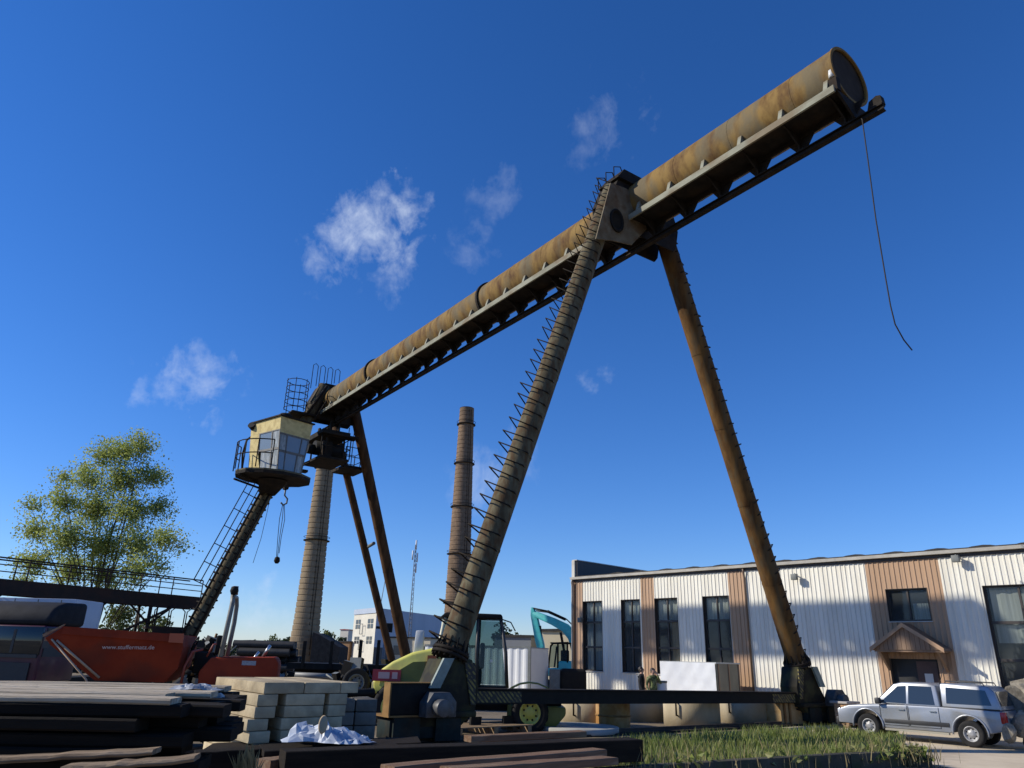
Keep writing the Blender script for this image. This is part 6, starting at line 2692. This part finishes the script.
for k, (u, v, Y, sx) in enumerate(((1013, 712, 23.2, .75), (1032, 700, 23.8, .9), (1020, 727, 22.2, .5), (1005, 722, 24.5, .45), (1038, 728, 22.4, .8), (1026, 690, 25.0, .7), (1010, 735, 21.6, .3))):
    q = at(u, v, Y)
    rock('concrete_lump', (q.x, q.y, max(q.z, sx * .35)), (sx, sx * .8, sx * .62), RUB, 60 + k, '%s broken concrete lump in the heap behind the pickup' % ('big pale', 'largest', 'low front', 'small left', 'wide front', 'topmost rear', 'smallest front')[k], 'rubble', 'broken concrete heap')

KERB = mat('shaded_mossy_kerb_concrete', (.11, .10, .075), (.06, .056, .042), rough=.95, scale=2, c3=(.05, .065, .025), s3=1.4, amt3=.6, bump=.6, bscale=14)  # dark tone paints the shade on the kerb face, green patches are moss
Wp = [onz(600, 769, .30), onz(690, 763, .30), onz(850, 753.5, .30), onz(905, 752, .30), onz(932, 756, .24)]
kw = thing('kerb_wall', 'low shaded mossy concrete kerb wall along the grass strip at lower right', 'wall', (0, 0, 0))
for a, c in zip(Wp[:-1], Wp[1:]):
    d = (c - a)
    d.z = 0
    d.normalize()
    nrm_ = Vector((-d.y, d.x, 0))
    b = MB()
    v8 = [a - d * -.008, c - d * .008, c + nrm_ * .22 - d * .008, a + nrm_ * .22 + d * .008]
    b.add([(p.x, p.y, -.3) for p in v8] + [(p.x, p.y, p.z) for p in v8], [(0, 3, 2, 1), (4, 5, 6, 7), (0, 1, 5, 4), (1, 2, 6, 5), (2, 3, 7, 6), (3, 0, 4, 7)])
    b.build('kerb_stone', KERB, kw, bevel=.025)
# soil bank behind it
mb = MB()
bank = []
for p in Wp[:4]:
    bank.append((p.x, p.y + .1, .20))
far = [onz(905, 744), onz(872, 734), onz(760, 738), onz(610, 747), onz(580, 760)]
poly = bank + [(p.x, p.y, .03) for p in far]
mb.add(poly, [tuple(range(len(poly)))])
o = mb.build('grass_bank', mat('bank_soil', (.07, .06, .035), (.045, .04, .022), rough=.95, scale=3, bump=.5))
tag(o, kind='structure')
# grass blades
GR = mat('grass_blade', (.22, .26, .055), (.13, .18, .035), rough=.6, scale=1.2, detail=3, c3=(.36, .31, .14), s3=2.5, amt3=.6, trans=.4)


def blades(name, pts, m_, seed, hmin, hmax, wd_=.014):
    rr = random.Random(seed)
    v, f = [], []
    for (p, kk) in pts:
        h = rr.uniform(hmin, hmax) * kk
        a = rr.uniform(0, 6.28)
        ben = Vector((math.cos(a), math.sin(a), 0)) * h * rr.uniform(.05, .45)
        sd_ = Vector((-math.sin(a + 1), math.cos(a + 1), 0)) * wd_ * rr.uniform(.6, 1.5)
        b = len(v)
        p = Vector(p)
        m1 = p + ben * .35 + Vector((0, 0, h * .55))
        tp = p + ben + Vector((0, 0, h))
        v += [tuple(p - sd_), tuple(p + sd_), tuple(m1 + sd_ * .8), tuple(m1 - sd_ * .8), tuple(tp)]
        f += [(b, b + 1, b + 2, b + 3), (b + 3, b + 2, b + 4)]
    me = bpy.data.meshes.new(name)
    me.from_pydata(v, [], f)
    me.materials.append(m_)
    return link(bpy.data.objects.new(name, me))


def inpoly(x, y, P_):
    c = False
    j = len(P_) - 1
    for i in range(len(P_)):
        if (P_[i][1] > y) != (P_[j][1] > y) and x < (P_[j][0] - P_[i][0]) * (y - P_[i][1]) / (P_[j][1] - P_[i][1]) + P_[i][0]:
            c = not c
        j = i
    return c


rr = random.Random(12)
gp = []
xs_ = [p[0] for p in poly]
ys_ = [p[1] for p in poly]
while len(gp) < 9000:
    x, y = rr.uniform(min(xs_), max(xs_)), rr.uniform(min(ys_), max(ys_))
    if not inpoly(x, y, poly):
        continue
    dens = .35 + .65 * (math.sin(x * 1.7 + 1) * math.sin(y * 1.3 + x * .4) * .5 + .5)
    if rr.random() > dens:
        continue
    gp.append(((x, y, .06), .5 + .9 * dens))
g = blades('grass', gp, GR, 3, .10, .30)
tag(g, 'green grass growing on the strip before the crane rail', 'grass', kind='stuff')
DRY = mat('dry_grass_stem', (.36, .30, .16), (.24, .19, .09), rough=.8, scale=3, trans=.3)
gp = []
for a, c in zip(Wp[:-1], Wp[1:]):
    for k in range(70):
        p = a.lerp(c, rr.random())
        gp.append(((p.x + rr.uniform(-.1, .3), p.y + rr.uniform(-.25, .5), rr.uniform(-.02, .2)), rr.uniform(.5, 1.2)))
for k in range(160):
    p = gp[rr.randrange(len(gp))][0]
    gp.append(((p[0] + rr.uniform(-1, 1), p[1] + rr.uniform(0, 2), .1), 1.0))
for k in range(60):
    q = onz(rr.uniform(236, 262), 768, .0)
    q = at(rr.uniform(238, 258), rr.uniform(758, 768), 5.6)
    gp.append(((q.x, q.y, q.z - .12), .45))
g = blades('dry_grass', gp, DRY, 5, .25, .55, .010)
tag(g, 'pale dry grass stems along the kerb wall', 'grass', kind='stuff')

wp_ = []
for k in range(420):
    a, c = Wp[rr.randrange(1, len(Wp) - 1)], None
    i_ = rr.randrange(0, len(Wp) - 1)
    p = Wp[i_].lerp(Wp[i_ + 1], rr.random())
    cl_ = math.sin(p.x * 2.3) * .5 + .5
    if rr.random() > cl_:
        continue
    wp_.append((p.x + rr.gauss(0, .08), p.y + rr.uniform(-.12, .5), rr.uniform(.12, .42)))
wo = leaf_mesh('weed_leaves', wp_, .16, GR, None, 9)
tag(wo, 'broad green weed leaves hanging over the kerb wall', 'weeds', kind='stuff')

# ------------------------------------------------------------------ dark pipes, flatbed and scrap in the middle distance
PIPED = mat('black_pipe', (.014, .013, .013), (.03, .026, .022), rough=.6, scale=3)
pa, pb = at(236, 650, 33), at(292, 650, 33)
L_ = pb.x - pa.x
base_z = 0.0
for li in range(8):
    npp = 5 - (li % 2)
    for k in range(npp):
        z = .17 + li * .30
        if z > at(260, 643, 33).z:
            continue
        b = MB()
        off = rnd.uniform(-.5, .3)
        b.cyl((0, 0, 0), (L_ + off, 0, 0), .165, n=14, caps=False)
        b.cyl((0.001, 0, 0), (L_ + off - .001, 0, 0), .14, n=12, caps=True)
        o = b.build('pipe', PIPED)
        o.location = (pa.x + rnd.uniform(-.2, .2), 33 + (k + .5 * (li % 2)) * .34, z)
        tag(o, 'black pipe in stack behind dumper, %s layer up, %s from front' % (ROWN[li] if li else 'lowest', ROWN[k] if k else 'first'), 'pipe', 'stacked black pipes')
fb = thing('flatbed_trailer', 'dark flatbed trailer with upright stakes behind the concrete beams', 'trailer', (at(287, 662, 30).x, 30, 0), R(2))
wfb = at(398, 662, 30).x - at(287, 662, 30).x
zb = at(340, 664, 30).z
b = MB()
b.bx(0, wfb, 0, 2.4, zb - .22, zb)
b.bx(.2, wfb - .2, .6, 1.8, zb - .6, zb - .222)
b.build('bed', BLACKS, fb)
for u in (303, 330.5, 359, 377):
    b = MB()
    x = at(u, 660, 30).x - at(287, 662, 30).x
    b.bx(x - .06, x + .06, -.06, .06, zb - .2, at(u, 641 if u < 340 else 640, 30).z)
    b.build('stake', DARKS, fb)
b = MB()
b.cyl((.3, -.25, zb - .42), (2.1, -.25, zb - .45), .10, n=10)
b.build('side_tank', mat('dull_grey_tank', (.20, .20, .19), rough=.5), fb)
for x in (.7, 3.2, 4.2):
    wheel(fb, (x, .2, .5), .5, .3, (0, -1, 0), GREYP)
    wheel(fb, (x, 2.2, .5), .5, .3, (0, 1, 0), GREYP)


def scrap(name, label, c, ext, n_, seed):
    rr = random.Random(seed)
    b = MB()
    for k in range(n_):
        r = rr.random()
        x = rr.gauss(0, ext[0] * .4)
        hmax = ext[2] * max(.15, 1 - (abs(x) / ext[0]) ** 2)
        p = Vector((x, rr.uniform(-ext[1], ext[1]), rr.uniform(0, hmax)))
        if r < .45:
            M = Matrix.Translation(p) @ Euler((rr.uniform(0, 3), rr.uniform(0, 3), rr.uniform(0, 3))).to_matrix().to_4x4()
            s_ = rr.uniform(.08, .3)
            b.bx(-s_, s_, -s_ * .7, s_ * .7, -s_ * .4, s_ * .4, M=M)
        elif r < .8:
            d = Vector((rr.gauss(0, 1), rr.gauss(0, 1), rr.gauss(0, .6))).normalized() * rr.uniform(.3, .9)
            b.path([p - d * .5, p + Vector((rr.uniform(-.1, .1), 0, rr.uniform(-.1, .1))), p + d * .5], rr.uniform(.015, .05), 6)
        else:
            M = Matrix.Translation(p) @ Euler((rr.uniform(0, 3), rr.uniform(0, 3), 0)).to_matrix().to_4x4()
            b.lathe([(.12, -.06), (.2, -.05), (.2, .05), (.12, .06)], 12, M=M)
    me = b.mesh(name)
    mats = [BLACKS, DARKS, GREYP, GREYP, RUSTBOX]
    for mm in mats:
        me.materials.append(mm)
    for p in me.polygons:
        p.material_index = 0
    i = 0
    for p in me.polygons:
        h_ = int((p.center.x * 7.3 + p.center.z * 3.1) * 3) % 13
        p.material_index = {2: 2, 5: 3, 7: 1, 9: 4, 11: 2}.get(h_, 0)
    o = bpy.data.objects.new(name, me)
    link(o)
    o.location = (c.x, c.y, 0)
    return tag(o, label, 'scrap', kind='stuff')


scrap('scrap_heap', 'tangled dark scrap metal heap before the flatbed trailer', at(352, 690, 25.0), (1.1, .7, at(352, 664, 25).z), 150, 5)
scrap('scrap_heap', 'dark scrap and hoses beside the far crane leg foot', at(202, 690, 24.0), (1.3, .7, at(202, 642, 24).z), 170, 6)
scrap('scrap_heap', 'low scrap heap under the pipe stack', at(268, 690, 28.0), (2.2, .7, at(268, 668, 28).z), 150, 7)
for k, (u, v, Y, r, lab) in enumerate(((356, 683, 24, .42, 'worn black tyre standing against the scrap heap'),)):
    q = at(u, v, Y)
    t = thing('tyre', lab, 'tyre', (q.x, q.y, 0))
    wheel(t, (0, 0, q.z), r, .28, (.2, -1, .15), GREYP)
b = MB()
qa, qb = at(250, 664, 20.5), at(259, 652, 20.5)
b.cyl(qa, qb, .04, n=8)
b.build('tmp_pipe', CHROME)
o = bpy.data.objects['tmp_pipe']
o.name = 'bright_pipe'
o.data.name = 'bright_pipe'
tag(o, 'short bright steel pipe leaning above the dumper engine', 'pipe')
